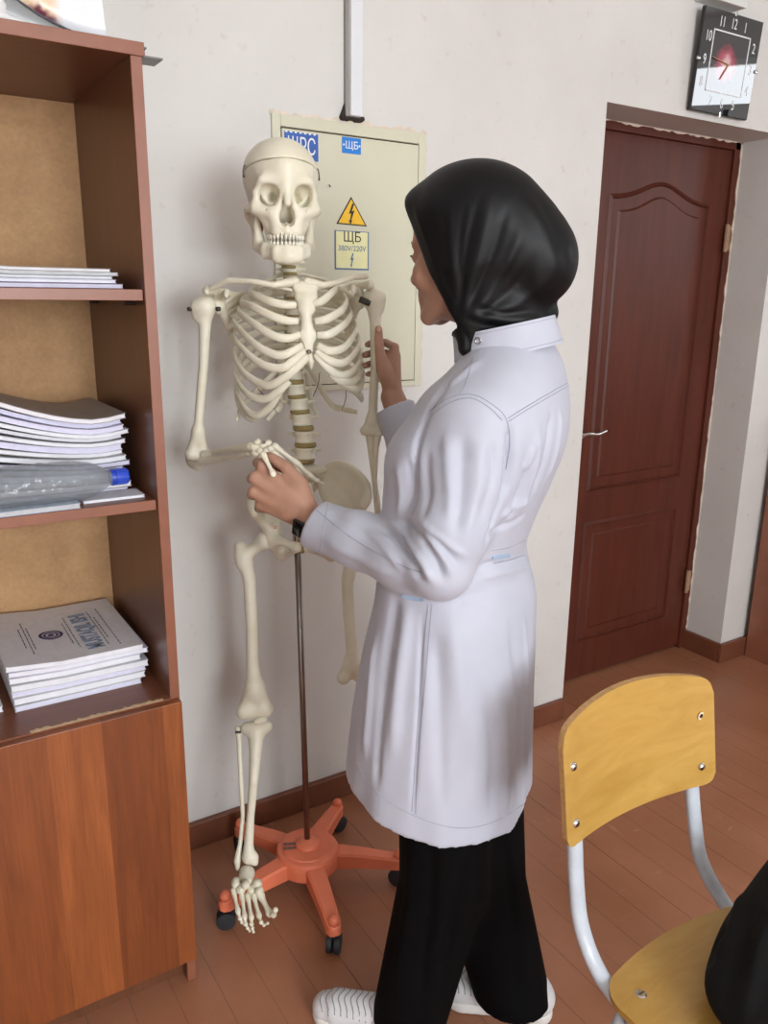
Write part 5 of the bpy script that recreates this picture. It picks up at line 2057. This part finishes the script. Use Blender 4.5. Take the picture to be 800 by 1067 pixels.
# ---- lab coat
ROWS = [  # image row, front edge, back edge, lateral/depth ratio
    (356, 500, 574, 1.30), (372, 484, 583, 1.45), (388, 468, 589, 1.55), (405, 449, 593, 1.55), (430, 432, 594, 1.45), (460, 412, 590, 1.40), (500, 407, 575, 1.40),
    (545, 404, 555, 1.45), (570, 402, 547, 1.45), (590, 400, 550, 1.42), (612, 398, 556, 1.38), (660, 388, 557, 1.36), (720, 378, 555, 1.32), (800, 370, 553, 1.28), (870, 366, 552, 1.25)]
ca, sa = TF @ -er, abs(TL @ er)
zs, cxs, as_, bs_ = [], [], [], []
for py, l_, r_, q in ROWS:
    pl_, pr_ = Q(l_, py), Q(r_, py)
    half = np.linalg.norm(pr_ - pl_) / 2
    b_ = half / math.sqrt((q * sa) ** 2 + ca ** 2)
    m_ = (pl_ + pr_) / 2
    zs.append(m_[2])
    cxs.append(m_[:2])
    as_.append(b_ * q)
    bs_.append(b_)
zs, cxs, as_, bs_ = np.array(zs)[::-1], np.array(cxs)[::-1], np.array(as_)[::-1], np.array(bs_)[::-1]


def smooth_interp(z, xs, ys):
    # piecewise cubic (finite-difference slopes)
    m = np.gradient(ys, xs)
    i = np.clip(np.searchsorted(xs, z) - 1, 0, len(xs) - 2)
    h = xs[i + 1] - xs[i]
    t = np.clip((z - xs[i]) / h, 0, 1)
    return ys[i] * (1 + 2 * t) * (1 - t) ** 2 + m[i] * h * t * (1 - t) ** 2 + ys[i + 1] * t * t * (3 - 2 * t) + m[i + 1] * h * t * t * (t - 1)


HEM = 0.572


def torso(P):
    z = P[:, 2]
    cx_ = smooth_interp(z, zs, cxs[:, 0])
    cy_ = smooth_interp(z, zs, cxs[:, 1])
    a = smooth_interp(z, zs, as_)
    b = smooth_interp(z, zs, bs_)
    q = P[:, :2] - np.stack([cx_, cy_], 1)
    u = q @ TL[:2]
    v = q @ TF[:2]
    ang = np.arctan2(v / b, u / a)
    # hanging folds of the skirt
    sk_ = np.clip((0.98 - z) / 0.45, 0, 1)
    w = 1 + sk_ * (0.018 * np.sin(ang * 5 + 0.6 + 2.2 * z) + 0.012 * np.sin(ang * 9 + 1.9 - 3 * z) + 0.006 * np.sin(ang * 17 + 6 * z))
    a, b = a * w, b * w
    e = 2.35
    k0 = ((np.abs(u) / a) ** e + (np.abs(v) / b) ** e + 1e-12) ** (1 / e)
    d = (k0 - 1) * np.minimum(a, b) * 0.95
    hem = HEM + 0.20 * np.clip(v, -0.2, 0.2)
    return np.maximum(d, np.maximum((hem - z) * 0.98, (z - zs[-1]) * 0.7))


coat = SD()
lo = np.array([cxs[:, 0].min() - 0.32, cxs[:, 1].min() - 0.32, HEM - 0.06])
hi = np.array([cxs[:, 0].max() + 0.32, cxs[:, 1].max() + 0.32, zs[-1] + 0.02])
coat.fun(torso, lo, hi, k=0.02)
# shoulder slope
coat.chain([NECK - UP * 0.030 + TL * 0.03, LSH + UP * 0.004], [0.050, 0.058], k=0.04)
coat.chain([NECK - UP * 0.030 - TL * 0.03, RSH + UP * 0.004], [0.050, 0.056], k=0.04)
# sleeves
CUFL = Q(327, 546, 0.015)
CUFR = Q(411, 424, -0.335)
coat.chain([LSH, Q(483, 500, 0.150), Q(471, 550, 0.172), Q(459, 590, 0.185)], [0.0640, 0.0630, 0.0590, 0.0530], k=0.018, kk=0.02)
coat.chain([Q(459, 592, 0.185), Q(420, 582, 0.135), Q(375, 563, 0.075), CUFL], [0.0500, 0.0500, 0.0480, 0.0460], k=0.012, kk=0.02)
coat.chain([RSH, (RSH + REL) / 2, REL, (REL + CUFR) / 2, CUFR], [0.062, 0.062, 0.058, 0.052, 0.043], k=0.03, kk=0.02)


def endcut(c, d, r):
    """flat sleeve end: remove what sticks out past c in direction d"""
    d = unit(d)
    coat.cap(c + d * (r * 1.02), c + d * (r * 1.02) + d * 0.06, r * 1.0, k=0.003, op='s') if False else None
    f_ = lambda P: np.maximum(np.linalg.norm((P - c) - ((P - c) @ d)[:, None] * d, axis=1) - r, np.maximum(-((P - c) @ d), (P - c) @ d - 0.1))
    coat.ops.append(('s', f_, 0.003))


endcut(CUFL, Q(290, 520, 0.0) - Q(345, 552, 0.03), 0.065)
endcut(CUFR, Q(403, 395, -0.335) - REL, 0.062)
# hollow openings at the cuffs and under the hem
for c_, d_, r_ in ((CUFL, Q(290, 520, 0.0) - Q(345, 552, 0.03), 0.037), (CUFR, Q(403, 395, -0.335) - REL, 0.036)):
    d_ = unit(d_)
    coat.cap(c_ - d_ * 0.03, c_ + d_ * 0.05, r_, k=0.003, op='s')
coat.fun(lambda P: np.maximum(torso(P + np.array([0, 0, 0.04])) + 0.014, P[:, 2] - 0.72), lo, hi, k=0.004, op='s')
coat.cap(NECK + UP * 0.02, NECK + UP * 0.1, 0.055, k=0.004, op='s')
V, F = coat.mesh(0.0042)
tr = bvh(V, F)
fl_ = []
for pts, w, amp in (
    ([(531, 455), (529, 490), (519, 530), (505, 570)], 0.007, -0.010), ([(446, 430), (437, 455), (432, 490), (430, 530)], 0.007, -0.007),
    # elbow bend
    ([(395, 548), (412, 560), (430, 585), (440, 606)], 0.008, -0.007), ([(405, 545), (425, 560), (440, 585), (452, 608)], 0.008, 0.007),
    ([(420, 545), (436, 556), (452, 580), (462, 604)], 0.008, -0.007), ([(428, 543), (446, 560), (462, 582), (472, 602)], 0.009, 0.005),
    ([(380, 552), (400, 570), (420, 595)], 0.008, 0.004), ([(436, 548), (456, 565), (474, 585)], 0.006, -0.005), ([(436, 540), (450, 555), (470, 570), (486, 580)], 0.006, 0.003),
    # upper arm
    ([(465, 450), (468, 500), (470, 545)], 0.012, 0.004), ([(482, 450), (480, 505), (474, 560)], 0.012, -0.004), ([(500, 455), (498, 505), (486, 560)], 0.013, 0.004),
    ([(445, 470), (446, 510), (440, 540)], 0.010, -0.004), ([(512, 460), (512, 500), (500, 545)], 0.008, -0.003),
    # forearm
    ([(340, 535), (375, 552), (410, 575)], 0.010, -0.003), ([(335, 560), (375, 582), (415, 600)], 0.010, 0.003),
    # back
    ([(532, 440), (533, 480), (526, 520)], 0.010, -0.008), ([(560, 445), (556, 490), (536, 540)], 0.010, 0.005), ([(574, 430), (570, 470), (552, 520)], 0.009, -0.005),
    ([(583, 425), (580, 465), (566, 505)], 0.008, 0.004), ([(548, 470), (544, 505), (528, 545)], 0.008, -0.005), ([(520, 540), (535, 530), (552, 515)], 0.008, 0.004),
    ([(505, 560), (525, 548), (548, 535)], 0.007, -0.004), ([(556, 462), (552, 478), (546, 492)], 0.006, 0.005),
    # waist gathers
    ([(498, 590), (520, 586), (545, 578)], 0.006, -0.005), ([(500, 602), (525, 596), (550, 590)], 0.008, 0.004), ([(470, 630), (500, 618), (545, 602)], 0.012, -0.003),
    # front under the forearm
    ([(415, 480), (418, 510), (416, 540)], 0.010, 0.004), ([(425, 475), (430, 510), (426, 540)], 0.009, -0.005), ([(412, 620), (405, 680), (398, 740)], 0.014, -0.006),
    ([(425, 630), (416, 700), (408, 790)], 0.014, 0.006), ([(392, 660), (385, 730), (380, 790)], 0.010, 0.005), ([(400, 720), (394, 780), (392, 820)], 0.010, -0.005),
    # skirt
    ([(470, 640), (480, 720), (500, 800)], 0.022, 0.005), ([(455, 660), (458, 740), (462, 850)], 0.016, -0.005), ([(530, 640), (540, 720), (540, 830)], 0.016, -0.005),
    ([(505, 720), (515, 780), (512, 850)], 0.014, -0.006), ([(525, 740), (528, 800), (524, 855)], 0.012, 0.006), ([(545, 640), (548, 740), (545, 840)], 0.010, 0.005), ([(440, 640), (436, 740), (430, 850)], 0.005, -0.004),
    # chest / shoulder
    ([(470, 395), (455, 415), (440, 440)], 0.010, -0.005), ([(500, 375), (480, 392), (462, 405)], 0.010, 0.003),
):
    P_ = casts(tr, pts)
    if len(P_) > 1:
        fl_.append((P_, w, amp))
V = strokes(V, F, [(a_, b_ * 0.85, c_ * 1.25) for a_, b_, c_ in fl_])
lab_coat = mesh_obj('lab_coat', V, F, M_COAT, pe, smooth=True)
tr = bvh(V, F)
M_SEAM = mat('seam_thread', (158, 160, 174), 0.7, 0.03, 200)
M_TRIM = mat('trim_greyblue', (150, 172, 196), 0.6, 0.03, 60)


def seam(pts, name='seam', r=0.0009, m=None, par=None, flat=0.6, n=10):
    P_ = casts(tr, [tuple(p) for p in catmull([np.array([a, b, 0.0]) for a, b in pts], n)[:, :2]], 0.0003)
    if len(P_) > 3:
        P_ = np.array(P_)
        keep = [0]
        for i_ in range(1, len(P_)):
            if np.linalg.norm(P_[i_] - P_[keep[-1]]) < 0.05:
                keep.append(i_)
        P_ = P_[keep]
        P_[1:-1] = (P_[:-2] + 2 * P_[1:-1] + P_[2:]) / 4
        G().tube(P_, r, 6, flat=flat, outv=np.array([CAM - p for p in P_])).build(name, m or M_SEAM, par or lab_coat)


seam([(447, 428), (468, 415), (491, 411), (512, 421), (527, 436), (531, 462), (527, 489)])
seam([(451, 432), (470, 419), (491, 415), (510, 425), (523, 438)])
seam([(529, 436), (548, 424), (570, 411), (591, 399)])
seam([(530, 439), (549, 427), (571, 414), (592, 402)])
seam([(446, 630), (440, 698), (434, 772), (429, 846)])
seam([(450, 630), (444, 698), (438, 772), (433, 848)])
seam([(493, 372), (485, 400), (478, 412)])
seam([(325, 528), (370, 563), (420, 590), (445, 598)], r=0.0008)
seam([(370, 792), (388, 822), (423, 846), (470, 862), (510, 858), (549, 836)])
seam([(342, 522), (337, 550), (332, 578)])
seam([(513, 580), (522, 579), (531, 578)], 'blue_trim', 0.0045, M_TRIM, flat=0.25)
seam([(419, 620), (430, 623), (441, 624)], 'blue_trim', 0.0045, M_TRIM, flat=0.25)
seam([(512, 574), (530, 570), (546, 563)], 'belt_edge', 0.0012)
seam([(514, 587), (532, 583), (547, 578)], 'belt_edge', 0.0012)

# stand-up collar with a snap
CC = Q(526, 353, 0.0)
cu = unit(UP + TF * 0.06 - er * 0.17)
c_r = unit(TL - cu * (TL @ cu))
c_f = unit(np.cross(cu, c_r))
if c_f @ TF < 0:
    c_f = -c_f
V, F = [], []
n_ = 48
a0, a1 = math.radians(44), math.radians(44 + 366)
for i_ in range(n_ + 1):
    a = a0 + (a1 - a0) * i_ / n_
    ra, rb = 0.077, 0.085
    off = 0.004 * (i_ / n_)
    for hgt, grow in ((-0.024, 0.004), (0.0225, -0.002)):
        for th in (0.0, 0.0028):
            V.append(CC + c_r * (ra + grow + th + off) * math.cos(a) + c_f * (rb + grow + th + off) * math.sin(a) + cu * hgt)
for i_ in range(n_):
    p, q = 4 * i_, 4 * i_ + 4
    F += [(p, p + 2, q + 2, q), (p + 1, q + 1, q + 3, p + 3), (p + 2, p + 3, q + 3, q + 2), (p, q, q + 1, p + 1)]
F += [(0, 1, 3, 2), (4 * n_, 4 * n_ + 2, 4 * n_ + 3, 4 * n_ + 1)]
collar = G().add(V, F).build('collar', M_COAT, lab_coat, auto=50)
tc_ = BVHTree.FromPolygons([tuple(map(float, p)) for p in V], F)
sp = cast(tc_, 498, 355, 0.001)
if sp is not None:
    nrm = unit(sp - CC - cu * ((sp - CC) @ cu))
    t1 = unit(np.cross(nrm, cu))
    G().tube([sp + (t1 * math.cos(b_) + cu * math.sin(b_)) * 0.0052 for b_ in np.linspace(0, 2 * math.pi, 20, endpoint=False)], 0.0012, 6, closed=True).build('snap_ring', M_CHROME, collar, smooth=True)
for hh, gg in ((-0.019, 0.0036), (0.018, -0.0016)):
    P_ = []
    for i_ in range(n_ + 1):
        a = a0 + (a1 - a0) * i_ / n_
        off = 0.004 * (i_ / n_)
        P_.append(CC + c_r * (ra + gg + 0.0028 + off) * math.cos(a) + c_f * (rb + gg + 0.0028 + off) * math.sin(a) + cu * hh)
    G().tube(P_, 0.0006, 5).build('stitching', M_SEAM, collar)

# ---- trousers
tz = SD()
for hip, kn, an, r0, r1, r2 in ((LHIP, LKN, LAN, 0.095, 0.086, 0.075), (RHIP, RKN, RAN, 0.095, 0.088, 0.078)):
    tz.chain([hip, kn, an - UP * 0.05], [r0, r1, r2], k=0.03)
tz.ell(HIPC - UP * 0.04, (0.165, 0.125, 0.10), TM, k=0.05)
tz.plane((0, 0, 0.048), (0, 0, -1), 0.004)
V, F = tz.mesh(0.006)
tr2 = bvh(V, F)
fl_ = []
for pts, w, amp in (([(430, 870), (425, 950), (410, 1050)], 0.016, 0.006), ([(450, 870), (446, 960), (436, 1050)], 0.014, -0.007), ([(500, 870), (505, 960), (500, 1060)], 0.018, 0.006), ([(525, 870), (535, 960), (540, 1060)], 0.014, -0.006), ([(480, 900), (470, 970), (462, 1020)], 0.014, -0.01)):
    P_ = casts(tr2, pts)
    if len(P_) > 1:
        fl_.append((P_, w, amp))
V = strokes(V, F, fl_)
mesh_obj('trousers', V, F, M_TROUSER, pe, smooth=True)


# ---- shoes
def shoe(toe, heel):
    toe, heel = np.asarray(toe, float), np.asarray(heel, float)
    d = unit(toe - heel)
    sdv = np.array([-d[1], d[0], 0])
    Ls = np.linalg.norm(toe - heel)
    MS = np.array([d, sdv, UP])
    def p(t, s, z):
        return heel + d * Ls * t + sdv * s + UP * z
    so = SD()
    so.chain([p(0.12, 0, 0.012), p(0.45, 0, 0.012), p(0.75, 0, 0.012), p(0.87, 0, 0.014)], [0.030, 0.029, 0.040, 0.033], k=0.02)
    so.plane((0, 0, 0.024), UP, 0.002)
    so.plane((0, 0, 0.0), -UP, 0.002)
    sole = None
    up = SD()
    up.chain([p(0.14, 0, 0.045), p(0.30, 0, 0.048), p(0.55, 0, 0.040), p(0.78, 0, 0.032), p(0.88, 0, 0.028)], [0.034, 0.034, 0.034, 0.037, 0.031], k=0.03)
    up.cap(p(0.14, 0, 0.05), p(0.16, 0, 0.075), 0.033, 0.030, k=0.02)
    up.plane((0, 0, 0.020), -UP, 0.002)
    up.cap(p(0.20, 0, 0.085), p(0.34, 0, 0.088), 0.030, 0.022, k=0.008, op='s')
    V, F = up.mesh(0.0035)
    o = mesh_obj('shoe', V, F, M_SHOE, pe, smooth=True)
    V2, F2 = so.mesh(0.004)
    mesh_obj('sole', V2, F2, M_SOLE, o, smooth=True)
    t_ = bvh(V, F)
    # wavy knit bands over the toe
    for k_ in range(9):
        tt = 0.50 + 0.052 * k_
        P_ = []
        for s in np.linspace(-0.045, 0.045, 17):
            q = p(tt + 0.05 * (s / 0.045) ** 2 * -1 + 0.012 * math.sin(s * 160), s, 0.15)
            h_ = t_.ray_cast(Vector(q), Vector((0, 0, -1)))
            if h_[0] is not None and h_[0].z > 0.026:
                P_.append(np.array(h_[0]) + UP * 0.0004)
        if len(P_) > 4:
            G().tube(P_, 0.0014, 5, flat=0.5, outv=UP).build('knit_band', M_SHOEG, o)
    return o


shoe((0.622, 1.240, 0), (0.800, 1.060, 0))
shoe((0.872, 1.150, 0), (1.048, 0.968, 0))

# ---- watch on the left wrist
wa = unit(LWR - Q(360, 560, 0.05))
wc = Q(326, 545, 0.013)
u1 = unit(np.cross(wa, UP))
u2 = np.cross(wa, u1)
ring = [wc + (u1 * math.cos(b_) + u2 * math.sin(b_)) * 0.0295 for b_ in np.linspace(0, 2 * math.pi, 32, endpoint=False)]
G().tube(ring, 0.0085, 10, flat=0.22, outv=np.array([unit(q - wc) for q in ring]), closed=True).build('watch_strap', mat('strap_black', (16, 16, 18), 0.5), pe, smooth=True)
wd = unit(Q(318, 556, 0.05) - wc)
wd = unit(wd - wa * (wd @ wa))
wf = frame(wc + wd * 0.033, unit(np.cross(wd, wa)), wa)
wcse = G().box((-0.016, -0.019, -0.004), (0.016, 0.019, 0.004), 0.003, wf).build('watch_case', mat('watch_black', (12, 12, 14), 0.12), pe, auto=40)
G().tube([wc + u1 * 0.0, wc + u1 * 0.0], 0.001, 4) if False else None
# ================================================================== plywood chair
def chair():
    e = empty('school_chair', (1.0, 0.5, 0), 'plywood school chair with a pale grey steel tube frame, in front of the door', 'chair')
    t = NT('plywood')
    v = t.coord('World', (1.5, 6, 6))
    c = t.ramp(t.noise(v, 4, 6, 0.6, 1.4), [(0.25, lin((176, 134, 62))), (0.75, lin((196, 157, 84)))])
    t.link(c, t.b.inputs['Base Color'])
    t.b.inputs['Roughness'].default_value = 0.3
    t.b.inputs['Coat Weight'].default_value = 0.3
    t.b.inputs['Coat Roughness'].default_value = 0.2
    PLY = t.m
    M_PLYE = mat('ply_edge', (190, 148, 96), 0.5, 0.1, 120)
    TUB = mat('tube_grey', (190, 197, 206), 0.32, 0.06, 25, 0.05, 80)
    x0, x1, xm = 0.800, 1.152, 0.976
    # curved back rest: outline in (s, z), bowed backwards
    def lean(z):
        return 0.728 + (z - 0.62) * 0.16
    def bow(s):
        return 0.028 * (1 - (2 * s - 1) ** 2)
    n = 60
    top, bot = [], []
    for k in range(n + 1):
        s = k / n
        c_ = abs(2 * s - 1)
        zt = 0.846 + 0.024 * (1 - c_ ** 2)
        zb = 0.662 - 0.004 * (1 - c_ ** 2.0)
        rr = 0.024
        ed = min(s, 1 - s) * (x1 - x0)
        if ed < rr:
            q = rr - math.sqrt(max(0, rr * rr - (rr - ed) ** 2))
            zt -= q
            zb += q * 0.8
        top.append(zt)
        bot.append(zb)
    V, F = [], []
    rows = 8
    for lay, off in ((0, 0.0), (1, 0.0105)):
        for k in range(n + 1):
            s = k / n
            for j in range(rows + 1):
                z = bot[k] + (top[k] - bot[k]) * j / rows
                V.append((x0 + (x1 - x0) * s, lean(z) + bow(s) + off, z))
    m = (n + 1) * (rows + 1)
    for k in range(n):
        for j in range(rows):
            a = k * (rows + 1) + j
            b = a + rows + 1
            F += [(a, b, b + 1, a + 1), (m + a, m + a + 1, m + b + 1, m + b)]
    back = G().add(V, F).build('backrest', PLY, e, smooth=True)
    E_ = []
    loop = [k * (rows + 1) for k in range(n + 1)] + [n * (rows + 1) + j for j in range(1, rows + 1)] + [k * (rows + 1) + rows for k in range(n - 1, -1, -1)] + [j for j in range(rows - 1, 0, -1)]
    V2 = [V[i_] for i_ in loop] + [V[i_ + m] for i_ in loop]
    L = len(loop)
    F2 = [(i_, (i_ + 1) % L, L + (i_ + 1) % L, L + i_)[::-1] for i_ in range(L)]
    G().add(V2, F2).build('edge_ply', M_PLYE, back)
    for s, z in ((0.075, 0.785), (0.075, 0.695), (0.925, 0.695)):
        p = np.array([x0 + (x1 - x0) * s, lean(z) + bow(s), z])
        G().lathe([(0.0075, -0.001), (0.0075, 0.001), (0.005, 0.0035), (0.001, 0.0042)], p, (0, -1, 0.16), 14).build('screw', M_CHROME, back, smooth=True)
    p = np.array([x0 + (x1 - x0) * 0.925, lean(0.785) + bow(0.925) - 0.0006, 0.785])
    hole = G().lathe([(0.0072, 0), (0.0072, 0.0006)], p, (0, -1, 0), 14).build('screw_hole', mat('raw_ply', (232, 214, 180), 0.7), back)
    G().lathe([(0.004, 0.0006), (0.004, 0.0011)], p, (0, -1, 0), 10).build('hole', mat('hole_black', (22, 18, 16), 0.8), back)
    # seat
    def seat_y(t_):
        return 0.675 - 0.385 * t_
    outline = []
    rad, xa, xb, ya, yb = 0.04, 0.822, 1.178, 0.292, 0.668
    for cx_, cy_, q0 in ((xb - rad, yb - rad, 0), (xa + rad, yb - rad, 90), (xa + rad, ya + rad, 180), (xb - rad, ya + rad, 270)):
        for k in range(9):
            a = math.radians(q0 + 90 * k / 8)
            outline.append((cx_ + rad * math.cos(a), cy_ + rad * math.sin(a)))
        nx_ = {0: (xa + rad, yb), 90: (xa, ya + rad), 180: (xb - rad, ya), 270: (xb, yb - rad)}[q0]
        l_ = outline[-1]
        for k in range(1, 8):
            outline.append((l_[0] + (nx_[0] - l_[0]) * k / 8, l_[1] + (nx_[1] - l_[1]) * k / 8))
    outline = [(a, b + (0.026 * max(0, 1 - ((a - 1.0) / 0.178) ** 2) if b > 0.6 else 0)) for a, b in outline]
    def sz(x, y):
        d = (0.49 - y) / 0.195
        return 0.452 - 0.012 * max(0, 1 - ((x - 1.0) / 0.16) ** 2) * max(0, 1 - d * d) - 0.02 * max(0, d - 0.6) ** 2
    V, F = [], []
    rings = 7
    for lay in (0, 1):
        for r in range(rings):
            f = 1 - r / rings
            for a, b in outline:
                xx, yy = 1.0 + (a - 1.0) * f, 0.488 + (b - 0.488) * f
                V.append((xx, yy, sz(xx, yy) - 0.010 * lay))
        V.append((1.0, 0.488, sz(1.0, 0.488) - 0.010 * lay))
    m = rings * 64 + 1
    for lay in (0, 1):
        o_ = lay * m
        for r in range(rings - 1):
            for k in range(64):
                l = (k + 1) % 64
                q = (o_ + r * 64 + k, o_ + r * 64 + l, o_ + (r + 1) * 64 + l, o_ + (r + 1) * 64 + k)
                F.append(q if lay == 0 else q[::-1])
        for k in range(64):
            q = (o_ + (rings - 1) * 64 + k, o_ + (rings - 1) * 64 + (k + 1) % 64, o_ + m - 1)
            F.append(q if lay == 0 else q[::-1])
    for k in range(64):
        l = (k + 1) % 64
        F.append((k, m + k, m + l, l))
    seat = G().add(V, F).build('seat', PLY, e, auto=50)
    for xx in (0.872, 1.128):
        p = np.array([xx, 0.632, sz(xx, 0.632)])
        sc_ = G().lathe([(0.0085, -0.001), (0.0085, 0.0008), (0.006, 0.0022)], p, (0, 0, 1), 16).build('screw', M_CHROME, seat, smooth=False)
        G().box((xx - 0.006, 0.631, p[2] + 0.0021), (xx + 0.006, 0.633, p[2] + 0.0026)).build('slot', mat('slot_dark', (60, 58, 56), 0.5), seat)
    # tube frame: each side one bent tube
    for xx, xt in ((0.850, 0.840), (1.155, 1.122)):
        sgn = -1 if xx < 1 else 1
        path = [(xt, 0.786, 0.81), (xt, 0.778, 0.76), (xt + 0.003, 0.764, 0.66), (xt * 0.7 + xx * 0.3, 0.752, 0.58), (xt * 0.4 + xx * 0.6, 0.738, 0.51), (xx, 0.705, 0.455), (xx, 0.655, 0.432), (xx, 0.55, 0.427), (xx, 0.42, 0.425), (xx, 0.35, 0.424)]
        P = catmull(path, 6)
        G().tube(P, 0.0105, 14, flat=1.35, outv=(1, 0, 0)).build('back_tube', TUB, e, smooth=True)
        for yy, ye in ((0.37, 0.33), (0.64, 0.74)):
            G().tube(catmull([(xx, yy, 0.42), (xx + sgn * 0.012, (yy + ye) / 2, 0.22), (xx + sgn * 0.02, ye, 0.012)], 6), 0.0115, 12).build('leg', TUB, e, smooth=True)
            G().tube([(xx + sgn * 0.02, ye, 0.0), (xx + sgn * 0.02, ye, 0.03)], 0.0145, 12).build('foot_cap', mat('rubber_grey', (80, 82, 86), 0.7), e)
    G().tube([(0.835, 0.40, 0.425), (1.135, 0.40, 0.425)], 0.011, 12).build('cross_tube', TUB, e, smooth=True)
    G().tube([(0.835, 0.62, 0.425), (1.135, 0.62, 0.425)], 0.011, 12).build('cross_tube', TUB, e, smooth=True)


chair()

# black garment heaped over the right half of the seat, one side hanging down
def garment():
    sd = SD()
    k = 0.04
    sd.ell((1.020, 0.500, 0.495), (0.125, 0.100, 0.050), k=k)
    sd.ell((1.090, 0.530, 0.510), (0.115, 0.095, 0.085), k=k)
    sd.ell((1.185, 0.540, 0.525), (0.120, 0.100, 0.120), k=k)
    sd.ell((1.000, 0.410, 0.495), (0.135, 0.080, 0.045), k=k)
    sd.ell((1.110, 0.400, 0.505), (0.130, 0.100, 0.070), k=k)
    sd.ell((1.210, 0.440, 0.495), (0.100, 0.130, 0.100), k=k)
    sd.cap((1.270, 0.54, 0.45), (1.275, 0.54, 0.24), 0.055, 0.035, k=k)
    sd.cap((1.270, 0.42, 0.45), (1.275, 0.41, 0.20), 0.055, 0.035, k=k)
    sd.box((0.985, 0.47, 0.35), (0.215, 0.30, 0.106), rnd=0.004, k=0.004, op='s')
    V, F = sd.mesh(0.006)
    tr_ = bvh(V, F)
    ln = []
    for pts, w, amp in (([(775, 930), (765, 960), (745, 1000)], 0.012, 0.006), ([(790, 940), (775, 985), (755, 1050)], 0.014, -0.008), ([(760, 965), (745, 985), (738, 1010)], 0.009, -0.005), ([(795, 960), (785, 1010), (775, 1060)], 0.012, 0.007)):
        P_ = [q for q in (cast(tr_, *p) for p in pts) if q is not None]
        if len(P_) > 1:
            ln.append((P_, w, amp))
    V = strokes(V, F, ln)
    o = mesh_obj('garment', V, F, mat('garment_black', (9, 10, 11), 0.8, 0.1, 20, 0.1, 200, spec=0.25), None, smooth=True)
    tag(o, 'black garment heaped on the seat of the plywood chair', 'clothing')


garment()
